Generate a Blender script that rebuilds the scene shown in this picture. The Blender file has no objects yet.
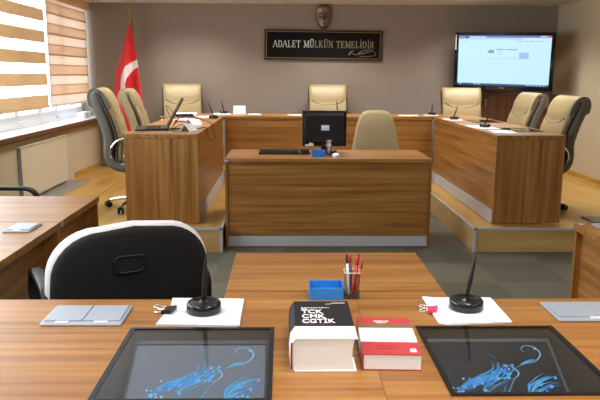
import bpy, bmesh, math, random
from mathutils import Vector, Matrix
random.seed(4)
PI = math.pi
scn = bpy.context.scene
COL = scn.collection

# ------------------------------------------------------------------ materials
def new_mat(name):
    m = bpy.data.materials.new(name); m.use_nodes = True
    nt = m.node_tree
    return m, nt, nt.nodes['Principled BSDF']

def plain(name, c, rough=.5, metal=0., spec=.5, bump=0., bscale=200., var=0., vscale=6., coat=0., sheen=0.):
    m, nt, b = new_mat(name)
    b.inputs['Base Color'].default_value = (*c, 1)
    b.inputs['Roughness'].default_value = rough
    b.inputs['Metallic'].default_value = metal
    b.inputs['Specular IOR Level'].default_value = spec
    b.inputs['Coat Weight'].default_value = coat
    b.inputs['Sheen Weight'].default_value = sheen
    if bump or var:
        tc = nt.nodes.new('ShaderNodeTexCoord')
    if var:
        n = nt.nodes.new('ShaderNodeTexNoise'); n.inputs['Scale'].default_value = vscale; n.inputs['Detail'].default_value = 5
        nt.links.new(tc.outputs['Object'], n.inputs['Vector'])
        mx = nt.nodes.new('ShaderNodeMix'); mx.data_type = 'RGBA'
        mx.inputs['A'].default_value = (*[v*(1-var) for v in c], 1); mx.inputs['B'].default_value = (*[min(1, v*(1+var)) for v in c], 1)
        nt.links.new(n.outputs['Fac'], mx.inputs['Factor']); nt.links.new(mx.outputs['Result'], b.inputs['Base Color'])
    if bump:
        n = nt.nodes.new('ShaderNodeTexNoise'); n.inputs['Scale'].default_value = bscale
        nt.links.new(tc.outputs['Object'], n.inputs['Vector'])
        bp = nt.nodes.new('ShaderNodeBump'); bp.inputs['Strength'].default_value = bump; bp.inputs['Distance'].default_value = .002
        nt.links.new(n.outputs['Fac'], bp.inputs['Height']); nt.links.new(bp.outputs['Normal'], b.inputs['Normal'])
    return m

def wood(name, dark, mid, light, axis, rough=.31, across=26., along=.7, seed=0., spec=.5):
    m, nt, b = new_mat(name)
    tc = nt.nodes.new('ShaderNodeTexCoord'); mp = nt.nodes.new('ShaderNodeMapping')
    s = [across]*3; s['xyz'.index(axis)] = along
    mp.inputs['Scale'].default_value = s; mp.inputs['Location'].default_value = (seed, seed*1.7, seed*.6)
    nt.links.new(tc.outputs['Object'], mp.inputs['Vector'])
    n1 = nt.nodes.new('ShaderNodeTexNoise'); n1.inputs['Scale'].default_value = 1.; n1.inputs['Detail'].default_value = 5; n1.inputs['Roughness'].default_value = .6
    n1.inputs['Distortion'].default_value = .25
    nt.links.new(mp.outputs['Vector'], n1.inputs['Vector'])
    r = nt.nodes.new('ShaderNodeValToRGB')
    e = r.color_ramp.elements
    e[0].position = .3; e[0].color = (*dark, 1); e[1].position = .68; e[1].color = (*light, 1)
    k = e.new(.48); k.color = (*mid, 1)
    nt.links.new(n1.outputs['Fac'], r.inputs['Fac'])
    nt.links.new(r.outputs['Color'], b.inputs['Base Color'])
    b.inputs['Roughness'].default_value = rough; b.inputs['Specular IOR Level'].default_value = spec
    return m

def emit(name, c, s=1.):
    m, nt, b = new_mat(name)
    b.inputs['Base Color'].default_value = (.01, .01, .01, 1); b.inputs['Roughness'].default_value = .3
    b.inputs['Emission Color'].default_value = (*c, 1); b.inputs['Emission Strength'].default_value = s
    return m

def glass(name, tint=(1, 1, 1), refl=1., rough=.0, ior=1.5):
    m = bpy.data.materials.new(name); m.use_nodes = True; nt = m.node_tree; nt.nodes.clear()
    o = nt.nodes.new('ShaderNodeOutputMaterial'); mix = nt.nodes.new('ShaderNodeMixShader')
    t = nt.nodes.new('ShaderNodeBsdfTransparent'); t.inputs['Color'].default_value = (*tint, 1)
    g = nt.nodes.new('ShaderNodeBsdfGlossy'); g.inputs['Roughness'].default_value = rough
    f0 = ((ior-1)/(ior+1))**2
    ge = nt.nodes.new('ShaderNodeNewGeometry'); dt = nt.nodes.new('ShaderNodeVectorMath'); dt.operation = 'DOT_PRODUCT'
    nt.links.new(ge.outputs['Incoming'], dt.inputs[0]); nt.links.new(ge.outputs['Normal'], dt.inputs[1])
    def mth(op, a, b_=None):
        n = nt.nodes.new('ShaderNodeMath'); n.operation = op
        for i, v in enumerate((a, b_)):
            if v is None: continue
            if isinstance(v, (int, float)): n.inputs[i].default_value = v
            else: nt.links.new(v, n.inputs[i])
        return n.outputs[0]
    c_ = mth('ABSOLUTE', dt.outputs['Value']); p_ = mth('POWER', mth('SUBTRACT', 1., c_), 5.)
    fr_ = mth('ADD', mth('MULTIPLY', p_, (1-f0)*refl), f0*refl)
    nt.links.new(fr_, mix.inputs['Fac'])
    nt.links.new(t.outputs[0], mix.inputs[1]); nt.links.new(g.outputs[0], mix.inputs[2]); nt.links.new(mix.outputs[0], o.inputs['Surface'])
    return m

def fabric(name, c, trans, see=0., stripe=0.):
    """blind cloth: diffuse + translucent (+ a share of open weave)"""
    m = bpy.data.materials.new(name); m.use_nodes = True; nt = m.node_tree; nt.nodes.clear()
    o = nt.nodes.new('ShaderNodeOutputMaterial')
    d = nt.nodes.new('ShaderNodeBsdfDiffuse'); tl = nt.nodes.new('ShaderNodeBsdfTranslucent'); tp = nt.nodes.new('ShaderNodeBsdfTransparent')
    m1 = nt.nodes.new('ShaderNodeMixShader'); m2 = nt.nodes.new('ShaderNodeMixShader')
    m1.inputs['Fac'].default_value = trans; m2.inputs['Fac'].default_value = see
    tc = nt.nodes.new('ShaderNodeTexCoord'); mp = nt.nodes.new('ShaderNodeMapping'); mp.inputs['Scale'].default_value = (3, 3, 160)
    n = nt.nodes.new('ShaderNodeTexNoise'); n.inputs['Scale'].default_value = 1
    nt.links.new(tc.outputs['Object'], mp.inputs['Vector']); nt.links.new(mp.outputs['Vector'], n.inputs['Vector'])
    mx = nt.nodes.new('ShaderNodeMix'); mx.data_type = 'RGBA'
    mx.inputs['A'].default_value = (*[v*(1-stripe) for v in c], 1); mx.inputs['B'].default_value = (*[min(1, v*(1+stripe)) for v in c], 1)
    nt.links.new(n.outputs['Fac'], mx.inputs['Factor'])
    nt.links.new(mx.outputs['Result'], d.inputs['Color']); nt.links.new(mx.outputs['Result'], tl.inputs['Color'])
    nt.links.new(d.outputs[0], m1.inputs[1]); nt.links.new(tl.outputs[0], m1.inputs[2])
    nt.links.new(m1.outputs[0], m2.inputs[1]); nt.links.new(tp.outputs[0], m2.inputs[2]); nt.links.new(m2.outputs[0], o.inputs['Surface'])
    return m

def carpet():
    m, nt, b = new_mat('carpet_tiles')
    tc = nt.nodes.new('ShaderNodeTexCoord')
    br = nt.nodes.new('ShaderNodeTexChecker'); br.inputs['Scale'].default_value = 2.0
    br.inputs['Color1'].default_value = (.20, .182, .138, 1); br.inputs['Color2'].default_value = (.165, .150, .115, 1)
    n = nt.nodes.new('ShaderNodeTexNoise'); n.inputs['Scale'].default_value = 140; n.inputs['Detail'].default_value = 3
    nt.links.new(tc.outputs['Object'], br.inputs['Vector']); nt.links.new(tc.outputs['Object'], n.inputs['Vector'])
    mx = nt.nodes.new('ShaderNodeMix'); mx.data_type = 'RGBA'; mx.blend_type = 'MULTIPLY'; mx.inputs['Factor'].default_value = .55
    nt.links.new(br.outputs['Color'], mx.inputs['A']); nt.links.new(n.outputs['Fac'], mx.inputs['B'])
    nt.links.new(mx.outputs['Result'], b.inputs['Base Color'])
    b.inputs['Roughness'].default_value = .95; b.inputs['Specular IOR Level'].default_value = .1
    bp = nt.nodes.new('ShaderNodeBump'); bp.inputs['Strength'].default_value = .5; bp.inputs['Distance'].default_value = .003
    nt.links.new(n.outputs['Fac'], bp.inputs['Height']); nt.links.new(bp.outputs['Normal'], b.inputs['Normal'])
    return m

WD = ((.16, .059, .011), (.28, .116, .026), (.395, .190, .050))
M = dict(
    wood_x=wood('laminate_grain_x', *WD, 'x', across=34, along=.9),
    wood_y=wood('laminate_grain_y', *WD, 'y', across=34, along=.9, seed=3.1),
    wood_z=wood('laminate_grain_z', *WD, 'z', across=26, along=.8, seed=5.3),
    oak_x=wood('oak_parquet_x', (.36, .205, .068), (.45, .275, .10), (.52, .34, .135), 'x', rough=.28, across=10, along=1.2, seed=2),
    oak_y=wood('oak_parquet_y', (.40, .205, .042), (.50, .28, .064), (.58, .355, .10), 'y', rough=.28, across=10, along=1.2, seed=4),
    cab=wood('cabinet_laminate', (.15, .062, .028), (.21, .09, .04), (.27, .125, .058), 'z', across=20, along=.7, seed=8),
    carpet=carpet(),
    wall=plain('taupe_wall_paint', (.285, .238, .200), .85, spec=.2, var=.03, vscale=2),
    wall_side=plain('beige_wall_paint', (.56, .48, .34), .8, spec=.2, var=.02, vscale=2),
    ceil=plain('ceiling_paint', (.70, .69, .68), .9, spec=.1, var=.015),
    sill=plain('sill_laminate_white', (.74, .76, .80), .25, var=.02),
    sillwood=wood('sill_edge_wood', (.10, .045, .02), (.15, .07, .03), (.2, .09, .04), 'y', across=30),
    pvc=plain('white_pvc', (.78, .81, .85), .35, var=.01),
    rad=plain('radiator_enamel', (.68, .60, .46), .45, var=.02),
    grey_metal=plain('brushed_aluminium', (.46, .47, .49), .42, metal=.15, bump=.1, bscale=90, var=.04),
    nosing=plain('grey_nosing_profile', (.42, .42, .41), .45, metal=.1, var=.04),
    chrome=plain('chrome', (.82, .83, .85), .12, metal=1., var=.01),
    black=plain('black_plastic', (.011, .011, .012), .40, spec=.3, var=.1, vscale=30),
    black_gloss=plain('black_gloss_plastic', (.008, .008, .009), .12, var=.1, vscale=30),
    black_fab=plain('black_upholstery', (.010, .011, .013), .75, bump=.4, bscale=500, var=.15, vscale=40, spec=.25),
    white_plastic=plain('white_plastic', (.78, .78, .84), .4, var=.01),
    leather=plain('beige_leather', (.34, .26, .128), .45, bump=.25, bscale=160, var=.05, vscale=9),
    taupe=plain('taupe_leather', (.115, .096, .072), .5, bump=.25, bscale=160, var=.06, vscale=9),
    khaki=plain('khaki_leather', (.265, .20, .094), .5, bump=.25, bscale=160, var=.06, vscale=9),
    seam=plain('leather_seam', (.12, .085, .04), .6, var=.1),
    piping=plain('dark_piping', (.05, .035, .022), .6, var=.1),
    cloth_beige=plain('beige_woven_cloth', (.28, .22, .128), .9, bump=.8, bscale=420, var=.10, vscale=120, spec=.15),
    paper=plain('white_paper', (.77, .80, .87), .7, spec=.2, var=.01),
    pages=plain('book_page_block', (.84, .87, .94), .8, spec=.15, var=.03, vscale=60),
    cover_black=plain('black_book_cover', (.014, .013, .017), .5, spec=.18, var=.1),
    cover_white=plain('white_book_cover', (.83, .83, .86), .4, var=.01),
    maroon=plain('maroon_ink', (.22, .02, .04), .5, var=.05),
    red=plain('red_book_cover', (.44, .035, .045), .38, var=.06),
    brown_band=plain('brown_band_ink', (.20, .115, .055), .45, var=.05),
    ink_blue=plain('pale_blue_ink', (.50, .56, .68), .6, var=.03),
    ink_white=plain('white_ink', (.85, .85, .85), .6, var=.01),
    blue_box=plain('blue_plastic', (.02, .20, .62), .35, var=.04),
    silver=plain('silver_plastic', (.36, .40, .48), .32, metal=.25, var=.02),
    silver_dark=plain('silver_plastic_seam', (.30, .33, .38), .4, metal=.3, var=.02),
    flag_red=plain('flag_red_satin', (.62, .012, .018), .4, var=.06, vscale=12, sheen=.2),
    flag_white=plain('flag_white_satin', (.80, .78, .76), .5, var=.02),
    gold=plain('gold_cord_and_brass', (.40, .26, .09), .4, metal=.6, var=.1, vscale=60),
    bronze=plain('bronze_cast', (.26, .20, .155), .34, metal=.85, var=.25, vscale=40),
    sign_black=plain('black_sign_board', (.006, .006, .006), .55, spec=.12, var=.1),
    sign_wood=plain('sign_frame_brown', (.055, .026, .012), .4, var=.15, vscale=30),
    sign_gold=plain('sign_inner_gilt', (.30, .19, .08), .35, metal=.5, var=.1),
    letter_silver=plain('silver_letters', (.80, .80, .76), .35, metal=.3, var=.02),
    letter_brass=plain('brass_letters', (.36, .30, .20), .4, metal=.5, var=.1),
    pink=plain('pink_clip_plastic', (.75, .05, .16), .35, var=.05),
    pen_red=plain('red_pen_barrel', (.55, .02, .02), .3, var=.05),
    pen_dark=plain('dark_pen_barrel', (.03, .03, .04), .3, var=.05),
    pen_white=plain('white_pen_barrel', (.6, .6, .6), .3, var=.02),
    recess=plain('recess_board', (.15, .105, .065), .6, var=.05),
    recess_grey=plain('recess_bezel_grey', (.17, .175, .19), .5, var=.04),
    tan_band=fabric('blind_tan_band', (.72, .54, .35), .33, 0., .14),
    sheer=fabric('blind_sheer_band', (.92, .95, .97), .5, .75, .03),
    pink_band=fabric('blind_layered_light', (.84, .70, .60), .40, .02, .05),
    pink_band2=fabric('blind_layered_tan', (.80, .62, .48), .36, .0, .08),
    dark_band=fabric('blind_overlap', (.68, .46, .30), .28, 0., .1),
    wglass=glass('window_glass', (.96, .98, 1.)),
    tglass=glass('tablet_glass', (.80, .82, .84), ior=1.5, rough=.015),
    cupglass=glass('clear_acrylic', (.86, .88, .9), ior=1.45),
    bench_screen=plain('dark_display_glass', (.03, .022, .018), .08, var=.05),
    rubber=plain('rubber_cable', (.01, .01, .01), .5, var=.05),
    label=plain('pale_sticker', (.62, .68, .82), .5, var=.02),
    grille=plain('grey_vent_grille', (.36, .34, .29), .6, metal=.2, var=.1, vscale=50),
)

# ------------------------------------------------------------------ mesh helpers
def B(): return bmesh.new()

def box(bm, x0, x1, y0, y1, z0, z1, mi=0, mtx=None):
    vs = [bm.verts.new((x, y, z)) for x in (x0, x1) for y in (y0, y1) for z in (z0, z1)]
    if mtx is not None:
        for v in vs: v.co = mtx @ v.co
    for f in ((0, 1, 3, 2), (4, 6, 7, 5), (0, 4, 5, 1), (2, 3, 7, 6), (0, 2, 6, 4), (1, 5, 7, 3)):
        fc = bm.faces.new([vs[i] for i in f]); fc.material_index = mi
    return vs

def rbox(bm, x0, x1, y0, y1, z0, z1, r=.004, seg=2, mi=0, mtx=None):
    t = bmesh.new(); box(t, x0, x1, y0, y1, z0, z1)
    bmesh.ops.bevel(t, geom=list(t.edges), offset=r, segments=seg, affect='EDGES', profile=.5)
    merge(bm, t, mi, mtx)

def merge(bm, t, mi=None, mtx=None):
    mp = {}
    for v in t.verts: mp[v] = bm.verts.new(mtx @ v.co if mtx is not None else v.co)
    for f in t.faces:
        try:
            n = bm.faces.new([mp[v] for v in f.verts]); n.material_index = f.material_index if mi is None else mi; n.smooth = f.smooth
        except ValueError: pass
    t.free()

def ring_loft(bm, rings, cap=True, mi=0, smooth=True, closed=False):
    vr = [[bm.verts.new(p) for p in r] for r in rings]
    n = len(vr[0]); m = len(vr)
    for i in range(m if closed else m-1):
        a, b = vr[i], vr[(i+1) % m]
        for j in range(n):
            f = bm.faces.new((a[j], a[(j+1) % n], b[(j+1) % n], b[j])); f.material_index = mi; f.smooth = smooth
    if cap and not closed:
        f = bm.faces.new(list(reversed(vr[0]))); f.material_index = mi
        f = bm.faces.new(vr[-1]); f.material_index = mi

def cyl(bm, x, y, z0, z1, r0, r1=None, n=20, mi=0, rings=None):
    r1 = r0 if r1 is None else r1
    rr = rings or [(z0, r0), (z1, r1)]
    ring_loft(bm, [[Vector((x+r*math.cos(2*PI*k/n), y+r*math.sin(2*PI*k/n), z)) for k in range(n)] for z, r in rr], mi=mi)

def tube(bm, pts, r, n=8, mi=0, closed=False):
    pts = [Vector(p) for p in pts]; m = len(pts)
    rad = r if isinstance(r, (list, tuple)) else [r]*m
    rings = []; up = None
    for i, p in enumerate(pts):
        if closed: t = pts[(i+1) % m]-pts[i-1]
        else: t = pts[min(i+1, m-1)]-pts[max(i-1, 0)]
        t.normalize()
        if up is None:
            up = Vector((0, 0, 1)) if abs(t.z) < .9 else Vector((1, 0, 0))
        u = (up-t*up.dot(t)).normalized(); v = t.cross(u); up = u
        rings.append([p+(u*math.cos(2*PI*k/n)+v*math.sin(2*PI*k/n))*rad[i] for k in range(n)])
    ring_loft(bm, rings, mi=mi, closed=closed)

def smooth_path(pts, sub=6):
    P = [Vector(p) for p in pts]; out = []
    for i in range(len(P)-1):
        a = P[max(i-1, 0)]; b = P[i]; c = P[i+1]; d = P[min(i+2, len(P)-1)]
        for s in range(sub):
            t = s/sub
            out.append(.5*((2*b)+(c-a)*t+(2*a-5*b+4*c-d)*t*t+(3*b-a-3*c+d)*t**3))
    out.append(P[-1]); return out

def rrect(hw, hh, r, n=4):
    r = min(r, hw*.99, hh*.99); o = []
    for cx, cy, a0 in ((hw-r, hh-r, 0), (-hw+r, hh-r, PI/2), (-hw+r, -hh+r, PI), (hw-r, -hh+r, 1.5*PI)):
        for k in range(n+1):
            a = a0+k*PI/2/n; o.append((cx+r*math.cos(a), cy+r*math.sin(a)))
    return o

def sweep_yz(bm, line, hw, th, r=.02, n=4, off=0., mi=0):
    """rounded slab swept along a line in the y-z plane, half width hw, thickness th"""
    L = smooth_path([(0, y, z) for y, z in line], 6); m = len(L); rings = []
    for i, p in enumerate(L):
        t = (L[min(i+1, m-1)]-L[max(i-1, 0)]).normalized(); nrm = Vector((0, -t.z, t.y))   # towards the front for a rising line
        s = i/(m-1)
        w = hw(s) if callable(hw) else hw; h = (th(s) if callable(th) else th)/2
        o = off(s) if callable(off) else off
        rings.append([p+Vector((a, 0, 0))+nrm*(o+b) for a, b in rrect(w, h, min(r, h*.95), n)])
    ring_loft(bm, rings, mi=mi)

def obj(name, bm, mat, parent=None, world=False, smooth=None, bevel=0., subsurf=0):
    if isinstance(mat, bpy.types.Material): mat = [mat]
    if parent is not None and world:
        bmesh.ops.translate(bm, verts=bm.verts, vec=-parent_loc(parent))
    bmesh.ops.recalc_face_normals(bm, faces=bm.faces)
    me = bpy.data.meshes.new(name); bm.to_mesh(me); bm.free()
    for m in mat: me.materials.append(m)
    if smooth:
        for p in me.polygons: p.use_smooth = True
    o = bpy.data.objects.new(name, me); COL.objects.link(o)
    if parent is not None: o.parent = parent
    if bevel:
        b = o.modifiers.new('bevel', 'BEVEL'); b.width = bevel; b.segments = 2; b.limit_method = 'ANGLE'
    if subsurf:
        s = o.modifiers.new('sub', 'SUBSURF'); s.levels = subsurf; s.render_levels = subsurf
    return o

def parent_loc(p):
    v = Vector(p.location)
    while p.parent: p = p.parent; v += Vector(p.location)
    return v

def tag(o, label, cat, group=None, kind=None):
    o['label'] = label; o['category'] = cat
    if group: o['group'] = group
    if kind: o['kind'] = kind
    return o

def thing(name, label, cat, loc=(0, 0, 0), rz=0., group=None):
    o = bpy.data.objects.new(name, None); COL.objects.link(o)
    o.location = loc; o.rotation_euler = (0, 0, rz); o.empty_display_size = .1
    return tag(o, label, cat, group)

def struct(name, bm, mat, parent=None, **k):
    o = obj(name, bm, mat, parent, **k)
    if parent is None: o['kind'] = 'structure'
    return o

def children(o): return [c for c in list(COL.objects) if c.parent == o]
def dup(root, loc, rz, label, group=None):
    r = root.copy(); COL.objects.link(r); r.location = loc; r.rotation_euler = (0, 0, rz); r['label'] = label
    if group: r['group'] = group
    for ch in children(root):
        c = ch.copy(); COL.objects.link(c); c.parent = r
        for g in children(ch):
            d = g.copy(); COL.objects.link(d); d.parent = c
    return r

def text_bm(s, size, loc, rz=0., bold=0., extrude=.0004, tilt=None, sx=1.):
    cu = bpy.data.curves.new('txt', 'FONT'); cu.body = s; cu.size = size; cu.extrude = extrude; cu.offset = bold
    o = bpy.data.objects.new('txt', cu); COL.objects.link(o)
    bpy.context.view_layer.update()
    me = bpy.data.meshes.new_from_object(o.evaluated_get(bpy.context.evaluated_depsgraph_get()))
    bm = bmesh.new(); bm.from_mesh(me)
    mtx = Matrix.Translation(loc) @ (tilt if tilt is not None else Matrix.Rotation(rz, 4, 'Z')) @ Matrix.Diagonal((sx, 1, 1, 1))
    bmesh.ops.transform(bm, matrix=mtx, verts=bm.verts)
    bpy.data.objects.remove(o); bpy.data.curves.remove(cu); bpy.data.meshes.remove(me)
    return bm

# ------------------------------------------------------------------ the room
XL, XR, YB, YF, ZC, PZ = -2.48, 3.63, 9.15, -1.6, 2.335, .2
bm = B(); box(bm, XL-.4, XR+.1, YF-.1, YB+.1, -.1, 0); struct('floor', bm, M['carpet'])
bm = B(); box(bm, XL-.4, XR+.1, YF-.1, YB+.1, ZC, ZC+.1); struct('ceiling', bm, M['ceil'])
bm = B(); box(bm, XL-.4, XR+.1, YB, YB+.1, 0, ZC); struct('wall_back', bm, M['wall'])
bm = B(); box(bm, XR, XR+.1, YF, YB, 0, ZC); struct('wall_right', bm, M['wall_side'])
bm = B(); box(bm, XL-.4, XR+.1, YF-.1, YF, 0, ZC); struct('wall_front', bm, M['wall_side'])
# left wall: parapet under the windows, a short pier behind the camera
SZ = .87
bm = B(); box(bm, XL-.3, XL, YF, YB, 0, SZ-.05); box(bm, XL-.3, XL, YF, 1.0, SZ-.05, ZC); struct('wall_left', bm, M['wall_side'])
bm = B(); box(bm, XL-.3, XL+.075, 1.0, YB, SZ-.045, SZ, 0); box(bm, XL+.075, XL+.08, 1.0, YB, SZ-.045, SZ-.004, 1)
struct('trim_1', bm, [M['sill'], M['sillwood']])
bm = B(); box(bm, XL, XL+.012, 1.0, YB, SZ-.075, SZ-.046); struct('trim_2', bm, M['sillwood'])
bm = B(); box(bm, XR-.014, XR, 5.6, YB, PZ, PZ+.055); struct('baseboard_right', bm, M['oak_y'])
bm = B(); box(bm, XL, XL+.014, 7.95, YB, PZ, PZ+.07); struct('baseboard_left', bm, M['oak_y'])

WX = XL-.25
def window(name, y0, y1, mull):
    bm = B()
    for a, b_, c, d in ((y0, y1, SZ, SZ+.13), (y0, y1, ZC-.09, ZC), (y0, y0+.07, SZ+.13, ZC-.09), (y1-.07, y1, SZ+.13, ZC-.09)):
        box(bm, WX-.03, WX+.03, a, b_, c, d)
    w = struct(name, bm, M['pvc'], bevel=.004)
    for m in mull:
        bm = B(); box(bm, WX-.03, WX+.03, m-.05, m+.05, SZ+.13, ZC-.09); obj('mullion', bm, M['pvc'], w)
    bm = B(); box(bm, WX-.004, WX+.004, y0+.07, y1-.07, SZ+.13, ZC-.09); obj('pane', bm, M['wglass'], w)
    for m in mull:
        bm = B(); rbox(bm, WX+.03, WX+.055, m-.012, m+.012, SZ+.02, SZ+.075, .004); rbox(bm, WX+.045, WX+.058, m-.012, m+.09, SZ+.055, SZ+.072, .004)
        obj('handle', bm, M['pvc'], w)
window('window_1', 5.85, 7.57, [6.9])
window('window_2', 7.57, YB, [8.1])
window('window_3', 1.0, 5.85, [2.6, 4.2])

# zebra roller blinds
BX = XL-.11
def blind(y0, y1, label, closed):
    t = thing('zebra_blind', label, 'window blind', (BX, (y0+y1)/2, 1.06))
    bm = B(); rbox(bm, BX-.05, BX+.06, y0, y1, ZC-.10, ZC-.005, .02, 3); obj('cassette', bm, M['tan_band'], t, True)
    bm = B(); rbox(bm, BX-.012, BX+.012, y0, y1, 1.052, 1.078, .008, 2); obj('bottom_rail', bm, M['tan_band'] if not closed else M['pvc'], t, True)
    bm = B()
    def strip(z0, z1, mi):
        box(bm, BX-.0012, BX+.0012, y0+.012, y1-.012, z0, min(z1, ZC-.1), mi)
    z = 1.075; k = 0
    if not closed:
        while z < ZC-.1:
            if k == 0: strip(z, 1.195, 0); z = 1.195
            elif k % 2: strip(z, z+.103, 1); z += .103
            else: strip(z, z+.122, 0); z += .122
            k += 1
    else:
        while z < ZC-.1:
            strip(z, z+.098, 0 if k % 2 == 0 else 1); z += .098
            if z < ZC-.1:
                h = .018 if k % 2 == 0 else .010
                strip(z, z+h, 2); z += h
            k += 1
    obj('band_fabric', bm, [M['tan_band'], M['sheer']] if not closed else [M['pink_band'], M['pink_band2'], M['dark_band']], t, True)
    bm = B(); tube(bm, [(BX+.03, y1-.01, ZC-.1), (BX+.03, y1-.012, 1.1)], .003, 5); obj('pull_chain', bm, M['pvc'], t, True)
blind(5.92, 7.545, 'zebra roller blind with clear gaps between wide tan bands', False)
blind(7.60, 9.12, 'closed zebra blind glowing pinkish beige beside the back wall', True)

# raised wooden platform (judges' dais) around the carpeted floor
PYF, PLX, PRX, PBY = 5.33, -.504, 1.5525, 7.6
bm = B()
def plat(x0, x1, y0, y1): box(bm, x0, x1, y0, y1, 0, PZ-.002)
plat(-2.26, PLX, PYF, YB); plat(PRX, XR, PYF, YB); plat(PLX, PRX, PBY, YB); plat(XL, -2.26, 7.85, YB)
pl = struct('floor_platform', bm, M['oak_x'])
bm = B()
for x0, x1, y0, y1 in ((-2.26, PLX, PYF, PBY), (PRX, XR, PYF, PBY), (-2.26, XR, PBY, YB), (XL, -2.26, 7.85, YB)): box(bm, x0, x1, y0, y1, PZ-.002, PZ)
obj('parquet', bm, M['oak_y'], pl)
bm = B()
for x0, x1, y in ((-2.26, PLX, PYF), (PRX, XR, PYF), (PLX, PRX, PBY)):
    box(bm, x0, x1, y-.006, y+.018, PZ-.016, PZ+.003)
for x, y0, y1, s in ((PLX, PYF, PBY, 1), (PRX, PYF, PBY, -1)):
    box(bm, x-.018, x+.006, y0, y1, PZ-.014, PZ+.003) if s > 0 else box(bm, x-.006, x+.018, y0, y1, PZ-.014, PZ+.003)
box(bm, PLX-.020, PLX+.005, PYF-.006, PYF+.012, 0, PZ); box(bm, PRX-.005, PRX+.020, PYF-.006, PYF+.012, 0, PZ)
obj('nosing', bm, M['nosing'], pl)
bm = B(); box(bm, -1.90, -1.893, PYF, 7.9, PZ, PZ+.0015); obj('joint_line', bm, M['sillwood'], pl)

def vent(x0, x1, y0, y1, label, dz):
    bm = B(); z = PZ+dz
    box(bm, x0, x1, y0, y1, z-.02, z-.008, 0)
    n = int((y1-y0)/.04)
    for k in range(n): box(bm, x0+.01, x1-.01, y0+(k+.2)*(y1-y0)/n, y0+(k+.8)*(y1-y0)/n, z-.008, z, 1)
    for a in (x0, x1-.012): box(bm, a, a+.012, y0, y1, z-.008, z+.001, 1)
    o = obj('floor_vent', bm, [M['recess'], M['grille']]); tag(o, label, 'vent')
vent(XL+.005, -2.265, 5.4, 7.82, 'long grey floor vent along the radiator wall beside the platform', .004)
vent(2.62, 3.5, 5.55, 5.76, 'short grey floor vent let into the platform behind the right table', .012)

# radiator panel
t = thing('radiator_panel', 'flat beige radiator cover on the wall under the window sill', 'radiator', (XL+.02, 7.1, .25))
bm = B(); rbox(bm, XL+.002, XL+.035, 6.28, 7.62, .24, .735, .006); obj('cover', bm, M['rad'], t, True)
bm = B(); rbox(bm, XL+.004, XL+.042, 6.27, 7.63, .735, .75, .004); obj('top_rail', bm, M['rad'], t, True)
bm = B(); box(bm, XL+.002, XL+.037, 6.272, 6.279, .24, .735); obj('edge_seam', bm, M['silver_dark'], t, True)

# small things on the sill
t = thing('small_box', 'small white plastic box on the window sill', 'box', (XL-.09, 8.75, SZ))
bm = B(); rbox(bm, XL-.14, XL-.04, 8.6, 8.9, SZ, SZ+.07, .01); obj('box_body', bm, M['white_plastic'], t, True)
bm = B(); cyl(bm, XL-.036, 8.72, 0, .004, .018, n=12); bmesh.ops.rotate(bm, verts=bm.verts, cent=(XL-.036, 8.72, 0), matrix=Matrix.Rotation(PI/2, 3, 'Y')); bmesh.ops.translate(bm, verts=bm.verts, vec=(0, 0, SZ+.04))
obj('dial', bm, M['silver_dark'], t, True)

# ------------------------------------------------------------------ furniture
def slab(bm, x0, x1, y0, y1, z0, z1, hole=None):
    if hole is None: box(bm, x0, x1, y0, y1, z0, z1); return
    a, b_, c, d = hole
    xs = [x0, a, b_, x1]; ys = [y0, c, d, y1]
    g = {}
    for k, z in enumerate((z0, z1)):
        for i, x in enumerate(xs):
            for j, y in enumerate(ys): g[i, j, k] = bm.verts.new((x, y, z))
    for i in range(3):
        for j in range(3):
            if (i, j) == (1, 1): continue
            for k in (0, 1): bm.faces.new((g[i, j, k], g[i+1, j, k], g[i+1, j+1, k], g[i, j+1, k]))
    def wall(p, q): bm.faces.new((g[p+(0,)], g[q+(0,)], g[q+(1,)], g[p+(1,)]))
    for i in range(3): wall((i, 0), (i+1, 0)); wall((i, 3), (i+1, 3)); wall((0, i), (0, i+1)); wall((3, i), (3, i+1))
    wall((1, 1), (2, 1)); wall((1, 2), (2, 2)); wall((1, 1), (1, 2)); wall((2, 1), (2, 2))

# clerk's desk
DX0, DX1, DY0, DY1, DZ = -.486, 1.2165, 5.466, 6.14, .75
t = thing('clerk_desk', 'wooden clerk desk with horizontal grain front and aluminium kick plate', 'desk', ((DX0+DX1)/2, DY0, 0))
bm = B(); box(bm, DX0, DX1, DY0, DY1, DZ-.032, DZ); obj('desk_top', bm, M['wood_x'], t, True, bevel=.0015)
for x in (DX0, DX1-.02):
    bm = B(); box(bm, x, x+.02, DY0+.004, DY1-.03, 0.01, DZ-.033); obj('side_panel', bm, M['wood_z'], t, True)
bm = B(); box(bm, DX0+.021, DX1-.021, DY0+.016, DY0+.034, .1, DZ-.034); obj('front_panel', bm, M['wood_x'], t, True)
bm = B(); box(bm, DX0+.021, DX1-.021, DY0+.010, DY0+.028, .012, .098); obj('kick_plate', bm, M['grey_metal'], t, True)
bm = B(); rbox(bm, DX0+.0, DX0+.03, DY0-.004, DY0+.006, DZ-.028, DZ-.012, .003); obj('corner_clip', bm, M['silver'], t, True)

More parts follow.
